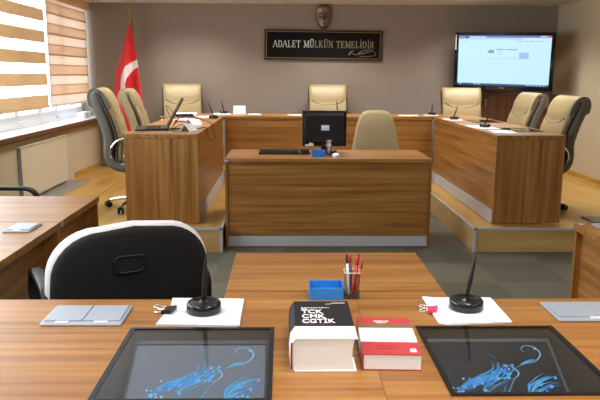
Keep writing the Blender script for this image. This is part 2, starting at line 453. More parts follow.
# judges' benches
BZ = .948
def side_bench(name, label, xi, xo):
    s = 1 if xo > xi else -1          # outward
    y0, y1 = 5.465, 8.46
    lo, hi = min(xi, xo), max(xi, xo)
    t = thing(name, label, 'bench desk', ((xi+xo)/2, y0, PZ))
    bm = B(); box(bm, lo, hi, y0, y1, BZ-.034, BZ); obj('desk_top', bm, M['wood_y'], t, True, bevel=.0015)
    bm = B(); box(bm, lo+.004, hi-.004, y0+.004, y0+.03, PZ+.012, BZ-.035); obj('end_panel', bm, M['wood_z'], t, True)
    a, b_ = xi+s*.010, xi+s*.03
    bm = B(); box(bm, min(a, b_), max(a, b_), y0+.031, 7.83, PZ+.118, BZ-.035); obj('front_panel', bm, M['wood_y'], t, True)
    a, b_ = xi+s*.002, xi+s*.03
    bm = B(); box(bm, min(a, b_), max(a, b_), y0+.031, 7.83, PZ+.006, PZ+.116); obj('kick_plate', bm, M['grey_metal'], t, True)
    for yy in (y0+.06, y0+1.4):
        bm = B(); cyl(bm, (lo+hi)/2+s*.1, yy, PZ, PZ+.012, .02); obj('foot', bm, M['black'], t, True)
    return t
side_bench('judge_bench', 'left wing of the judges bench, carrying the open laptop', -.700, -1.301)
side_bench('judge_bench', 'right wing of the judges bench, dark end panel, in front of the screen', 1.737, 2.311)
t = thing('judge_bench', 'middle run of the judges bench in front of the black sign', 'bench desk', (.52, 7.86, PZ))
bm = B(); box(bm, -.699, 1.736, 7.859, 8.46, BZ-.034, BZ); obj('desk_top', bm, M['wood_x'], t, True, bevel=.0015)
bm = B(); box(bm, -.69, 1.727, 7.871, 7.89, PZ+.118, BZ-.035); obj('front_panel', bm, M['wood_x'], t, True)
bm = B(); box(bm, -.69, 1.727, 7.865, 7.89, PZ+.006, PZ+.116); obj('kick_plate', bm, M['grey_metal'], t, True)
for x in (.02, 1.11):
    bm = B(); box(bm, x-.01, x+.01, 7.892, 8.40, PZ, BZ-.035); obj('support_panel', bm, M['wood_z'], t, True)

# front tables (nearest the camera)
FY0, FY1 = .95, 1.972
HL = (-.408, -.030, 1.316, 1.727); HR = (.362, .730, 1.337, 1.733)
def front_desk(label, x0, x1, hole, tilt):
    t = thing('front_desk', label, 'desk', ((x0+x1)/2, FY1, 0))
    bm = B(); slab(bm, x0, x1, FY0, FY1, .718, .75, hole); obj('desk_top', bm, M['wood_x'], t, True)
    for x in (x0+.01, x1-.03):
        bm = B(); box(bm, x, x+.02, FY0+.05, FY1-.02, 0, .718); obj('side_panel', bm, M['wood_z'], t, True)
    bm = B(); box(bm, x0+.031, x1-.031, FY1-.06, FY1-.042, .15, .717); obj('modesty_panel', bm, M['wood_x'], t, True)
front_desk('nearest wooden desk on the left, with embedded touch display and metal socket box', -1.75, .218, HL, 0)
front_desk('nearest wooden desk on the right, carrying the red book and embedded display', .219, 2.1, HR, 0)
t = thing('centre_table', 'wooden table joining the front desks, pointing towards the clerk desk', 'table', (.16, 2.245, 0))
bm = B(); box(bm, -.185, .508, 1.973, 2.517, .718, .75); obj('table_top', bm, M['wood_x'], t, True)
for x in (-.165, .47):
    bm = B(); box(bm, x, x+.02, 1.99, 2.49, 0, .718); obj('side_panel', bm, M['wood_z'], t, True)
bm = B(); box(bm, -.144, .469, 2.46, 2.478, .12, .717); obj('end_panel', bm, M['wood_x'], t, True)

def side_table(label, x0, x1, y0, y1, inner):
    t = thing('side_table', label, 'table', ((x0+x1)/2, (y0+y1)/2, 0))
    bm = B(); box(bm, x0, x1, y0, y1, .718, .75); obj('table_top', bm, M['wood_x'], t, True, bevel=.0015)
    for y in (y0+.004, y1-.024):
        bm = B(); box(bm, x0+.02, x1-.008, y, y+.02, 0, .717) if inner > 0 else box(bm, x0+.008, x1-.02, y, y+.02, 0, .717)
        obj('leg_panel', bm, M['wood_z'], t, True)
    xi = x1-.10 if inner > 0 else x0+.035
    bm = B(); box(bm, xi, xi+.018, y0+.025, y1-.025, .06, .716); obj('modesty_panel', bm, M['wood_y'], t, True)
    bm = B()
    xc = x1 if inner > 0 else x0
    yc = y0 if inner > 0 else y1
    sg = -1 if inner > 0 else 1
    rbox(bm, xc-.004 if inner > 0 else xc+.008, xc+.003 if inner > 0 else xc+.03, yc+(.01 if inner > 0 else -.05), yc+(.045 if inner > 0 else -.025), .722 if inner > 0 else .7505, .744 if inner > 0 else .756, .003)
    obj('connector', bm, M['silver'], t, True)
side_table('wooden table at left edge, farther of the two, before the black armrest', -2.2, -1.036, 3.066, 3.732, 1)
side_table('wooden table at left edge with a silver socket box, beside the black chair', -2.2, -1.034, 1.99, 3.062, 1)
side_table('wooden table at the right edge with socket box near its corner', 1.355, 2.5, 1.99, 3.05, -1)

# ------------------------------------------------------------------ embedded touch displays
def swirl_mesh(bm, place):
    """glowing swirls and sparks of the desktop picture; place(u, v) -> point on the screen"""
    def ribbon(pts, w, mi):
        P = smooth_path([(a, b_, 0) for a, b_ in pts], 8); m = len(P); vs = []
        for i, p in enumerate(P):
            t = (P[min(i+1, m-1)]-P[max(i-1, 0)]).normalized(); n_ = Vector((-t.y, t.x, 0)); ww = w*math.sin(PI*(i+.6)/(m+.4))
            vs.append((bm.verts.new(place(p.x+n_.x*ww, p.y+n_.y*ww)), bm.verts.new(place(p.x-n_.x*ww, p.y-n_.y*ww))))
        for i in range(m-1):
            f = bm.faces.new((vs[i][0], vs[i][1], vs[i+1][1], vs[i+1][0])); f.material_index = mi
    def spray(pts, w, mi, n, j):
        q = random.Random(len(pts)*7+n)
        for k in range(n):
            du, dv = q.gauss(0, j), q.gauss(0, j*1.6)
            ribbon([(a+du*(i/len(pts)+.3)+q.gauss(0, j*.3), b_+dv*(i/len(pts)+.3)) for i, (a, b_) in enumerate(pts)], w*q.uniform(.5, 1.), q.choice((mi, mi, 2, 4)))
    def dot(u, v, r, mi):
        vs = [bm.verts.new(place(u+1.35*r*math.cos(k*PI/4), v+2.5*r*math.sin(k*PI/4))) for k in range(8)]
        f = bm.faces.new(vs); f.material_index = mi
    rnd = random.Random(7)
    spray([(.36, .18), (.47, .34), (.55, .42), (.62, .60)], .006, 2, 5, .03)
    ribbon([(.56, .62), (.64, .58), (.69, .47), (.66, .38), (.60, .33)], .006, 3)
    ribbon([(.66, .52), (.76, .62), (.86, .66), (.93, .80), (.90, .93), (.82, .96), (.78, .88), (.84, .84)], .006, 3)
    spray([(.74, .60), (.80, .64), (.87, .67)], .008, 2, 4, .015)
    ribbon([(.56, .70), (.50, .80), (.46, .88)], .005, 4)
    spray([(.16, .16), (.28, .30), (.40, .38), (.52, .50), (.53, .64)], .009, 1, 9, .035)
    spray([(.22, .16), (.34, .28), (.46, .36), (.56, .40)], .010, 1, 8, .035)
    spray([(.30, .02), (.44, .22), (.58, .36)], .005, 4, 5, .04)
    spray([(.50, .00), (.56, .20), (.60, .34)], .006, 4, 5, .04)
    spray([(.72, .02), (.76, .16), (.84, .26), (.96, .33)], .009, 2, 8, .03)
    spray([(.76, .04), (.82, .14), (.90, .22), (.98, .26)], .008, 1, 6, .03)
    spray([(.74, .0), (.80, .10), (.86, .14)], .008, 3, 4, .02)
    for k in range(46):
        c = rnd.random(); u = .15+.48*c+rnd.gauss(0, .035); v = .10+.42*c+rnd.gauss(0, .05)
        dot(u, v, rnd.uniform(.006, .014), rnd.choice((1, 2, 3)))
    for k in range(10): dot(.74+.2*rnd.random(), .04+.26*rnd.random(), rnd.uniform(.005, .012), rnd.choice((1, 2, 3)))
    for u, v in ((.62, .52), (.60, .58), (.66, .60), (.12, .2), (.22, .36), (.98, .36), (.86, .10), (.90, .9)): dot(u, v, .008, 3)

def embedded_display(label, h, grey, uoff):
    x0, x1, y0, y1 = h
    t = thing('touch_display', label, 'display', ((x0+x1)/2, (y0+y1)/2, .75))
    e = .004; fr = .008
    bm = B(); zt = .7535
    sl = bmesh.new(); slab(sl, x0-e, x1+e, y0-e, y1+e, .7502, zt, (x0+fr, x1-fr, y0+fr, y1-fr)); merge(bm, sl, 0)
    obj('frame', bm, M['black_gloss'], t, True)
    bm = B(); box(bm, x0+fr+.0005, x1-fr-.0005, y0+fr+.0005, y1-fr-.0005, .7490, .7520); obj('glass', bm, M['tglass'], t, True)
    bm = B(); zb = .47; w = .0015
    box(bm, x0+w, x1-w, y0+w, y1-w, zb, zb+.004)
    for a in ((x0+w, x0+w+.006, y0+w, y1-w), (x1-w-.006, x1-w, y0+w, y1-w), (x0+w+.006, x1-w-.006, y0+w, y0+w+.006), (x0+w+.006, x1-w-.006, y1-w-.006, y1-w)): box(bm, *a, zb+.004, .7485)
    obj('recess_tray', bm, M['recess'], t, True)
    # the tilted monitor under the glass
    A = Vector(((x0+x1)/2, y1-.012, .722)); D = Vector((0, -.36, -.175)); n = Vector((0, -D.z, D.y)).normalized(); n = -n if n.z < 0 else n
    hw = (x1-x0)/2-.010
    def P(u, v, o=0.): return A+Vector(((u-.5)*2*hw, 0, 0))+D*(1-v)+n*o
    bm = B()
    def q(u0, u1, v0, v1, o, mi): f = bm.faces.new([bm.verts.new(P(*c, o)) for c in ((u0, v0), (u1, v0), (u1, v1), (u0, v1))]); f.material_index = mi
    vs = [P(u, v, o) for u in (0, 1) for v in (0, 1) for o in (-.02, 0)]
    vv = [bm.verts.new(p) for p in vs]
    for f in ((0, 1, 3, 2), (4, 6, 7, 5), (0, 4, 5, 1), (2, 3, 7, 6), (0, 2, 6, 4), (1, 5, 7, 3)): bm.faces.new([vv[i] for i in f])
    mon = obj('monitor_body', bm, M['recess_grey'], t, True)
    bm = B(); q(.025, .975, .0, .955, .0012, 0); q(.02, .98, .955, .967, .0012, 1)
    swirl_mesh(bm, lambda u, v: P(.05+.9*u, .50+.45*v, .0018))
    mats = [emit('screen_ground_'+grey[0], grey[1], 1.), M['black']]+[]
    # slot order of the swirls: 1..4 are inks
    sw = [emit('glow_blue', (.03, .26, .90), 1.5), emit('glow_cyan', (.08, .52, .95), 1.4), emit('glow_pale', (.30, .70, .95), 1.25), emit('glow_teal', (.07, .28, .40), 1.)]
    # ground + dark line use slots 0 and 5
    for f in bm.faces:
        if f.calc_center_median() is not None and f.material_index == 1 and len(f.verts) == 4 and f.calc_area() > .0015: f.material_index = 5
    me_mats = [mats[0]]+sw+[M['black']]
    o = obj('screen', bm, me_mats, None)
    o.data.transform(Matrix.Translation(-parent_loc(mon))); o.parent = mon
    return t
embedded_display('embedded touch display on the left front desk, reflected grey painted into screen', HL, ('pale', (.25, .275, .33)), 0)  # grey reflected in this glass is put into the screen's emission colour
embedded_display('embedded touch display on the right front desk, darker glass, beside red book', HR, ('dark', (.022, .024, .030)), 0)

# ------------------------------------------------------------------ socket boxes
def socket_box(label, loc, w, d, rz, split):
    t = thing('socket_box', label, 'socket box', loc, rz, 'silver desk socket boxes')
    bm = B(); rbox(bm, -w/2, w/2, -d/2, d/2, 0, .007, .003); obj('housing', bm, M['silver'], t)
    xs = [-w/2+.008, w/2-.008] if not split else [-w/2+.008, -.001, .003, w/2-.008]
    for k in range(0, len(xs), 2):
        bm = B(); rbox(bm, xs[k], xs[k+1], -d/2+.022, d/2-.008, .0072, .0105, .0015); obj('lid', bm, M['silver'], t)
        bm = B(); rbox(bm, (xs[k]+xs[k+1])/2-.018, (xs[k]+xs[k+1])/2+.018, -d/2+.006, -d/2+.018, .0072, .0098, .001); obj('finger_tab', bm, M['pvc'], t)
    bm = B(); box(bm, -w/2+.006, w/2-.006, -d/2+.0195, -d/2+.0212, .007, .0078); obj('hinge_line', bm, M['silver_dark'], t)
socket_box('silver flip-lid socket box on the left front desk, before the black chair', (-.554, 1.823, .7502), .222, .15, 0, True)
socket_box('silver flip-lid socket box on the right front desk at the photo edge', (.880, 1.845, .7502), .222, .15, 0, False)
socket_box('silver flip-lid socket box on the left side table', (-1.155, 2.93, .7502), .115, .165, 0, False)
socket_box('silver flip-lid socket box near corner of the right side table', (1.475, 2.93, .7502), .115, .155, 0, False)

# ------------------------------------------------------------------ papers
def paper_stack(name, label, pts, z, n, h, cat='paper', group=None, mat='paper'):
    """a few loose sheets; pts is the outline of the top sheet"""
    c = sum((Vector((p[0], p[1], 0)) for p in pts), Vector())/len(pts); c.z = z
    bm = B()
    for k in range(n):
        z0 = k*h/n; z1 = z0+h/n*.9
        a = (random.uniform(-1, 1)*.012 if k < n-1 else 0)
        R = Matrix.Rotation(a, 3, 'Z'); off = Vector((random.uniform(-.003, .003), random.uniform(-.003, .003), 0)) if k < n-1 else Vector()
        lo = [bm.verts.new(R @ (Vector((p[0], p[1], z))-c)+off+Vector((0, 0, z0))) for p in pts]
        hi = [bm.verts.new(R @ (Vector((p[0], p[1], z))-c)+off+Vector((0, 0, z1))) for p in pts]
        bm.faces.new(lo[::-1]); bm.faces.new(hi)
        for i in range(len(pts)): j = (i+1) % len(pts); bm.faces.new((lo[i], lo[j], hi[j], hi[i]))
    o = obj(name, bm, M[mat]); o.location = c; return tag(o, label, cat, group)
paper_stack('paper_stack', 'stack of white papers with black binder clip on the left front desk',
            [(-.345, 1.748), (-.124, 1.737), (-.122, 1.952), (-.337, 1.962), (-.330, 1.90)], .7503, 6, .008)
paper_stack('paper_stack', 'stack of white papers with pink clip on the right front desk',
            [(.428, 1.757), (.450, 1.745), (.632, 1.762), (.634, 1.965), (.46, 1.965), (.428, 1.978)], .7503, 5, .006)
def flat_paper(label, x0, x1, y0, y1, rz=0, z=BZ+.0004, n=2, h=.003, name='paper_sheet', grp='papers on the judges bench', mat='paper'):
    cx, cy = (x0+x1)/2, (y0+y1)/2; R = Matrix.Rotation(rz, 2)
    pts = [Vector((cx, cy))+R @ Vector((a-cx, b_-cy)) for a, b_ in ((x0, y0), (x1, y0), (x1, y1), (x0, y1))]
    return paper_stack(name, label, [(p.x, p.y) for p in pts], z, n, h, group=grp, mat=mat)
flat_paper('white sheet on the middle bench, right beside the folded white card', -.44, -.285, 8.12, 8.33)
flat_paper('white sheet on the middle bench just left of the clerk monitor', .04, .20, 8.05, 8.2)
flat_paper('white sheet on the middle bench right of the clerk chair', 1.37, 1.60, 8.02, 8.2)
flat_paper('white sheet under the stylus stand at bench corner right of the clerk chair', 1.70, 1.86, 8.08, 8.26, .05)
flat_paper('white sheet under the stylus stand halfway along the right bench wing', 1.77, 1.93, 7.22, 7.55, .1)
flat_paper('white sheet under the nearest stylus stand of the right bench wing', 1.765, 1.95, 6.08, 6.5, .12, n=3)
flat_paper('white sheet by the near end of the right bench wing', 1.79, 1.985, 5.62, 5.95, -.08)
flat_paper('white sheet lying under the far-left stylus stand near the bench corner', -.86, -.66, 8.12, 8.42, .2)
flat_paper('thick white document pile on left bench wing before beige chair', -1.29, -1.03, 7.75, 8.1, .1, n=5, h=.03, name='document_pile')
flat_paper('loose white sheet on left bench wing behind the laptop', -1.17, -.98, 7.1, 7.36, -.2)
flat_paper('crumpled looking white sheet next to middle stylus stand on left bench', -.97, -.80, 7.55, 7.85, .4)

def bent_card(label, loc, w, h, d, rz, mat='paper'):
    """tent card: two leaning leaves"""
    bm = B(); t_ = .0015
    for s in (-1, 1):
        p = [(-w/2, s*d/2, 0), (w/2, s*d/2, 0), (w/2, 0, h), (-w/2, 0, h)]
        a = [bm.verts.new(q) for q in p]; b_ = [bm.verts.new((q[0], q[1]-s*t_*2, q[2]-t_)) for q in p]
        bm.faces.new(a); bm.faces.new(b_[::-1])
        for i in range(4): j = (i+1) % 4; bm.faces.new((a[i], a[j], b_[j], b_[i]))
    o = obj('tent_card', bm, M[mat]); o.location = loc; o.rotation_euler.z = rz; return tag(o, label, 'card')
bent_card('folded white card standing on the middle bench near the corner', (-.55, 8.33, BZ+.001), .148, .10, .07, 0)
bent_card('pale blue tent card by laptop at near end of left bench', (-.82, 5.80, BZ+.001), .14, .062, .10, 1.2)
bent_card('pale tent card on left bench, second from its near end', (-.87, 6.52, BZ+.001), .13, .05, .10, .9)

# binder clips (rest on the paper)
def binder_clip(label, loc, rz, mat, s=1.):
    t = thing('binder_clip', label, 'clip', loc, rz)
    bm = B()
    ring_loft(bm, [[Vector((x, a*s, b_*s)) for a, b_ in ((-.011, .001), (.011, .006), (.011, -.002), (-.011, -.006))] for x in (-.016*s, .016*s)], smooth=False)
    obj('jaw', bm, mat, t)
    for sx in (-1, 1):
        bm = B(); tube(bm, smooth_path([(-.010*s, -.01*s, .002*s*sx), (-.006*s, -.030*s, .006*s*sx), (.006*s, -.030*s, .006*s*sx), (.010*s, -.01*s, .002*s*sx)], 4), .0013*s, 6)
        obj('wire_handle', bm, M['chrome'], t)
binder_clip('black binder clip gripping the left paper stack', (-.328, 1.838, .7650), PI*.42-PI, M['black'], 1.35)
binder_clip('pink binder clip gripping the right paper stack', (.430, 1.85, .7600), PI*.40-PI, M['pink'], 1.2)

# ------------------------------------------------------------------ stylus stands
def make_stand(label, loc):
    t = thing('stylus_stand', label, 'pen stand', loc, 0, 'round black stylus stands')
    bm = B(); cyl(bm, 0, 0, 0, .03, .05, n=32, rings=[(0, .047), (.003, .050), (.024, .049), (.029, .046), (.030, .040), (.0305, .014), (.034, .011), (.0345, .004)])
    obj('base', bm, M['black_gloss'], t)
    bm = B(); tube(bm, [(.040*math.cos(k*2*PI/28), .040*math.sin(k*2*PI/28), .0296) for k in range(28)], .0016, 6, closed=True); obj('ring', bm, M['black'], t)
    return t
def make_stylus(label, loc, tip):
    d = Vector(tip)-Vector(loc); L = d.length
    bm = B(); prof = [(0, .003), (.04, .0055), (.25, .0068), (.42, .0072), (.47, .0066), (.5, .0062), (.75, .0045), (.93, .0025), (1, .001)]
    u = d.normalized()
    a = u.orthogonal().normalized(); b_ = u.cross(a)
    ring_loft(bm, [[u*L*s+(a*math.cos(2*PI*k/12)+b_*math.sin(2*PI*k/12))*r for k in range(12)] for s, r in prof])
    o = obj('stylus', bm, M['black']); o.location = loc
    return tag(o, label, 'stylus', 'black styluses in their stands')
z1 = .7588
stands = [
    ((-.229, 1.842, z1), (-.222, 1.845, .92), 'round black stylus stand on the left front desk papers', 'black stylus standing upright on the left front desk'),
    ((.532, 1.868, z1-.002), (.553, 1.868, .918), 'round black stylus stand on the right front desk papers', 'black tapered stylus leaning right on the right front desk'),
    ((-.777, 7.434, BZ+.004), (-.832, 7.434, 1.127), 'black stylus stand halfway along the left bench wing', 'black stylus leaning left on the left bench wing'),
    ((-.746, 8.35, BZ+.004), (-.772, 8.35, 1.118), 'black stylus stand on the left corner of the judges bench', 'black stylus on the left corner of the judges bench'),
    ((.64, 8.15, BZ+.001), (.627, 8.15, 1.129), 'black stylus stand before the middle chair, behind the clerk monitor', 'black stylus seen against the middle beige chair'),
    ((1.795, 8.217, BZ+.004), (1.80, 8.217, 1.10), 'black stylus stand at right corner of judges bench', 'black stylus at right corner of judges bench, against the wall'),
    ((1.862, 7.388, BZ+.004), (1.90, 7.388, 1.112), 'black stylus stand halfway along the right bench wing', 'black stylus halfway along the right bench wing, before a beige chair'),
    ((1.876, 6.28, BZ+.004), (1.915, 6.26, 1.095), 'black stylus stand nearest the end of the right bench wing', 'black stylus nearest the end of the right bench wing'),
]
for i, (p, tip, l1, l2) in enumerate(stands):
    if i == 0: st0 = make_stand(l1, p)
    else: dup(st0, p, 0, l1)
    make_stylus(l2, (p[0], p[1], p[2]+.033), tip)

# embedded displays on the right bench wing
def bench_display(label, x0, x1, y0, y1):
    t = thing('bench_display', label, 'display', ((x0+x1)/2, (y0+y1)/2, BZ))
    bm = B(); sl = bmesh.new(); slab(sl, x0, x1, y0, y1, BZ+.0003, BZ+.004, (x0+.012, x1-.012, y0+.012, y1-.012)); merge(bm, sl, 0)
    obj('frame', bm, M['black'], t, True)
    bm = B(); box(bm, x0+.0125, x1-.0125, y0+.0125, y1-.0125, BZ+.0003, BZ+.0028); obj('glass', bm, M['bench_screen'], t, True)
bench_display('dark glass display set into right bench wing, the farther one', 1.97, 2.26, 6.95, 7.35)
bench_display('dark glass display set into right bench wing, nearest its end', 1.97, 2.26, 5.82, 6.22)

# ------------------------------------------------------------------ books
def label_bars(bm, x0, x1, y, h, z, n, mi=0, rnd=random.Random(3), zh=.0003):
    x = x0; avg = (x1-x0)/n
    while x < x1-.0015:
        w = min(avg*rnd.uniform(.5, 1.1), x1-x); box(bm, x, x+w, y, y+h, z, z+zh, mi); x += w+avg*.22
def book_block(bm, x0, x1, y0, y1, z0, z1):
    box(bm, x0, x1, y0, y1, z0, z1)

# thick black and white law book
t = thing('law_book', 'thick black and white book with large white capitals on its cover', 'book', (.095, 1.585, .75))
bx0, bx1, by0, by1, bz = .016, .1685, 1.456, 1.714, .832
bm = B()
ring_loft(bm, [[Vector((x, y, z)) for x, z in ([(bx1-.006, .7535), (bx1-.010, .775), (bx1-.011, .80), (bx1-.006, bz-.003), (bx0+.012, bz-.003), (bx0+.003, .812), (bx0+.001, .79), (bx0+.003, .770), (bx0+.010, .7535)])] for y in (by0+.004, by1-.004)], smooth=False)
obj('page_block', bm, M['pages'], t, True)
ys = 1.533
def wrap(y0, y1, mi, bm, sp):
    out = [(bx1, .7505), (bx0+.010, .7505), (bx0-.001, .765), (bx0-.004, .79), (bx0-.001, .815), (bx0+.010, bz), (bx1+.001, bz)]
    inn = [(bx1+.001, bz-.0026), (bx0+.011, bz-.0026), (bx0+.0015, .8138), (bx0-.0012, .79), (bx0+.0015, .766), (bx0+.011, .7531), (bx1, .7531)]
    ring_loft(bm, [[Vector((x, y, z)) for x, z in out+inn] for y in (y0, y1)], smooth=False, mi=mi)
bm = B(); wrap(by0, ys, 1, bm, 1); wrap(ys+.0001, by1, 0, bm, 0)
cv = obj('cover', bm, [M['cover_black'], M['cover_white']], t, True)
bm = B(); box(bm, bx0-.0005, bx0+.0035, by0-.0006, by0+.002, .758, .822); obj('headband', bm, M['maroon'], t, True)
bm = B()
for s, yb, sx in (('TCK', 1.6225, .74), ('CMK', 1.5890, .74), ('CGTİK', 1.5555, .70)):
    merge(bm, text_bm(s, .0365, (.044, yb, bz+.0004), bold=.0006, sx=sx), 0)
label_bars(bm, .044, .116, 1.661, .0035, bz+.0001, 9); label_bars(bm, .044, .058, 1.654, .0035, bz+.0001, 2)
label_bars(bm, .125, .160, 1.697, .004, bz+.0001, 6); label_bars(bm, .108, .124, 1.690, .0025, bz+.0001, 4)
box(bm, .044, .116, 1.5475, 1.5495, bz+.0001, bz+.0004, 1)
label_bars(bm, .044, .104, 1.541, .002, bz+.0001, 9, 1)
obj('cover_print', bm, [M['ink_white'], M['maroon']], t, True); bm = B()
vs = [bm.verts.new((.147+.005*a, 1.500+.004*b_, bz+.0004)) for a, b_ in ((-1, .3), (-.5, 1), (0, .6), (.5, 1), (1, .3), (0, -1))]; f = bm.faces.new(vs); f.material_index = 1
obj('emblem', bm, [M['ink_white'], M['maroon']], t, True)

# red paperback
rx0, rx1, ry0, ry1, rz_ = .186, .3235, 1.462, 1.702, .79
t = thing('law_book', 'red paperback with brown and white bands beside the thick black book', 'book', (.255, 1.58, .75), 0)
bm = B(); box(bm, rx0+.003, rx1-.002, ry0+.002, ry1-.002, .7525, rz_-.0018); obj('page_block', bm, M['pages'], t, True)
bm = B()
for y0, y1, mi in ((ry0, 1.537, 0), (1.537, 1.628, 1), (1.628, 1.657, 2), (1.657, ry1, 0)):
    box(bm, rx0, rx1, y0, y1, rz_-.0018, rz_, mi); box(bm, rx0, rx0+.0022, y0, y1, .7505, rz_-.0018, mi); box(bm, rx0, rx1, y0, y1, .7504, .7524, mi)
obj('cover', bm, [M['red'], M['cover_white'], M['brown_band']], t, True)
bm = B()
for k, (a, b_) in enumerate(((.215, .300), (.200, .312), (.204, .306), (.222, .292), (.212, .296))):
    label_bars(bm, a, b_, 1.610-k*.0135, .0052, rz_+.0001, 16, 0)
label_bars(bm, .228, .268, 1.672, .007, rz_+.0001, 7, 1); label_bars(bm, .234, .262, 1.6625, .004, rz_+.0001, 6, 1)
for yy in (1.51, 1.495): label_bars(bm, .22, .27, yy, .003, rz_+.0001, 5, 2)
obj('cover_print', bm, [M['ink_blue'], M['ink_white'], M['maroon']], t, True); bm = B()
box(bm, .299, .313, 1.480, 1.496, rz_+.0001, rz_+.0004, 1); box(bm, .303, .309, 1.485, 1.4915, rz_+.0004, rz_+.0006, 0); box(bm, .297, .315, 1.477, 1.479, rz_+.0001, rz_+.0004, 1)
obj('emblem', bm, [M['red'], M['ink_white']], t, True)

t.rotation_euler.z = -.045; t.location.x += .002
# ------------------------------------------------------------------ blue boxes and pen cups
def note_box(label, loc, w, d, h):
    t = thing('note_box', label, 'box', loc)
    bm = B(); w_ = .003
    box(bm, -w/2, w/2, -d/2, d/2, 0, .003)
    for a in ((-w/2, -w/2+w_, -d/2, d/2), (w/2-w_, w/2, -d/2, d/2)): box(bm, *a, .003, h)
    box(bm, -w/2+w_, w/2-w_, d/2-w_, d/2, .003, h); box(bm, -w/2+w_, w/2-w_, -d/2, -d/2+w_, .003, h*.86)
    obj('tray', bm, M['blue_box'], t, bevel=.001)
    bm = B(); box(bm, -w/2+.005, w/2-.005, -d/2+.005, d/2-.005, .0035, h*.5); obj('divider_block', bm, M['blue_box'], t)
    return t
nb = note_box('blue plastic note box behind the thick black book', (.129, 1.995, .7503), .105, .066, .043)
for k in range(5):
    bm = B(); u = -.03+k*.015; tube(bm, smooth_path([(u-.012, -.004+.004*(k % 2), 0), (u, .003, .002), (u+.012, -.003, 0)], 4), .0012, 5)
    o = obj('paper_clip', bm, M['ink_white'] if k % 2 else M['silver']); o.location = (.129, 1.985, .7503+.0231); tag(o, 'tiny pale paper clip lying in the front blue note box', 'paper clip', 'clips in the front blue note box')
note_box('small blue note box on the clerk desk below the monitor', (.289, 5.64, .7503), .108, .085, .052)

def pen_cup(label, loc, w, h):
    t = thing('pen_cup', label, 'pen cup', loc)
    bm = B(); w_ = .0022; a = w/2
    for q in ((-a, -a+w_, -a, a), (a-w_, a, -a, a)): box(bm, *q, .005, h)
    for q in ((-a+w_, a-w_, -a, -a+w_), (-a+w_, a-w_, a-w_, a)): box(bm, *q, .005, h)
    obj('cup_wall', bm, M['cupglass'], t)
    bm = B(); box(bm, -a, a, -a, a, 0, .005); obj('cup_base', bm, M['pen_dark'], t)
    bm = B(); tube(bm, [(sx*a, sy*a, h) for sx, sy in ((-1, -1), (1, -1), (1, 1), (-1, 1))], .0012, 4, closed=True); obj('rim', bm, M['ink_white'], t)
def pen(label, a, b_, r, mat, cap=None, grp=None):
    a = Vector(a); b_ = Vector(b_); d = b_-a; u = d.normalized(); L = d.length
    t = thing('pen', label, 'pen', a, 0, grp)
    x = u.orthogonal().normalized(); y = u.cross(x)
    def seg(s0, s1, prof):
        bm = B(); ring_loft(bm, [[u*(s0+(s1-s0)*s)+(x*math.cos(2*PI*k/10)+y*math.sin(2*PI*k/10))*rr for k in range(10)] for s, rr in prof]); return bm
    obj('barrel', seg(0, L*.78, [(0, r*.3), (.1, r), (1, r)]), mat, t)
    obj('cap', seg(L*.78, L, [(0, r*1.08), (.9, r*1.0), (1, r*.6)]), cap or mat, t)
cx, cy = .208, 1.993
pen_cup('clear square pen cup with pens beside the front blue note box', (cx, cy, .7503), .046, .082)
zb = .7560
pen('clear pen with black cap, leftmost in the front pen cup', (cx-.008, cy-.008, zb), (cx-.016, cy+.004, .885), .0038, M['pen_white'], M['pen_dark'])
pen('dark pen with rounded red end in the front pen cup', (cx-.001, cy+.006, zb), (cx-.005, cy+.012, .884), .0042, M['pen_dark'], M['pen_red'])
pen('long red pencil leaning right in the front pen cup', (cx+.000, cy-.009, zb), (cx+.017, cy-.004, .880), .0042, M['pen_red'], M['pen_red'])
pen('dark pen rear right in the front pen cup', (cx+.008, cy+.008, zb), (cx+.022, cy+.012, .883), .0040, M['pen_dark'], M['pen_dark'])
pen('short red pen tilted farthest right in front pen cup', (cx+.011, cy-.002, zb), (cx+.034, cy-.001, .866), .0036, M['pen_red'], M['pen_red'])
cx, cy = .377, 5.735
pen_cup('clear pen cup on the clerk desk before the monitor', (cx, cy, .7503), .05, .085)
for k, (dx, m) in enumerate(((-.013, 'pen_red'), (-.002, 'pen_white'), (.006, 'label'), (.014, 'pen_white'))):
    pen(('red pen', 'white pen', 'pale blue pen', 'second white pen')[k]+' in the clerk desk pen cup', (cx+dx*.7, cy+(.008 if k % 2 else -.006), zb), (cx+dx*1.5, cy+(.01 if k % 2 else -.008), .872+.008*(k % 2)), .004, M[m])

# ------------------------------------------------------------------ clerk's computer
t = thing('computer_monitor', 'black computer monitor seen from behind on the clerk desk', 'monitor', (.355, 5.98, .75))
mx0, mx1, mz0, mz1, my = .158, .548, .803, 1.117, 5.94
bm = B(); rbox(bm, mx0, mx1, my, my+.035, mz0, mz1, .006)
ring_loft(bm, [[Vector(p) for p in ((mx0+.02, y, mz0+.02+o), (mx1-.02, y, mz0+.02+o), (mx1-.02-o*.6, y, mz1-.012-o*1.6), (mx0+.02+o*.6, y, mz1-.012-o*1.6))] for y, o in ((my+.001, 0), (my-.024, .02))], smooth=False)
obj('casing', bm, M['black'], t, True)
bm = B(); box(bm, mx0+.015, mx1-.015, my+.0352, my+.037, mz0+.02, mz1-.018); obj('display_panel', bm, M['black_gloss'], t, True)
bm = B(); box(bm, mx0+.166, mx0+.236, my-.0258, my-.0243, .945, .992, 0); box(bm, mx0+.172, mx0+.228, my-.0266, my-.0258, .968, .986, 1); obj('sticker', bm, [M['label'], M['ink_white']], t, True)
bm = B(); box(bm, mx0+.025, mx0+.10, my-.012, my-.0055, mz0+.006, mz0+.018, 0)
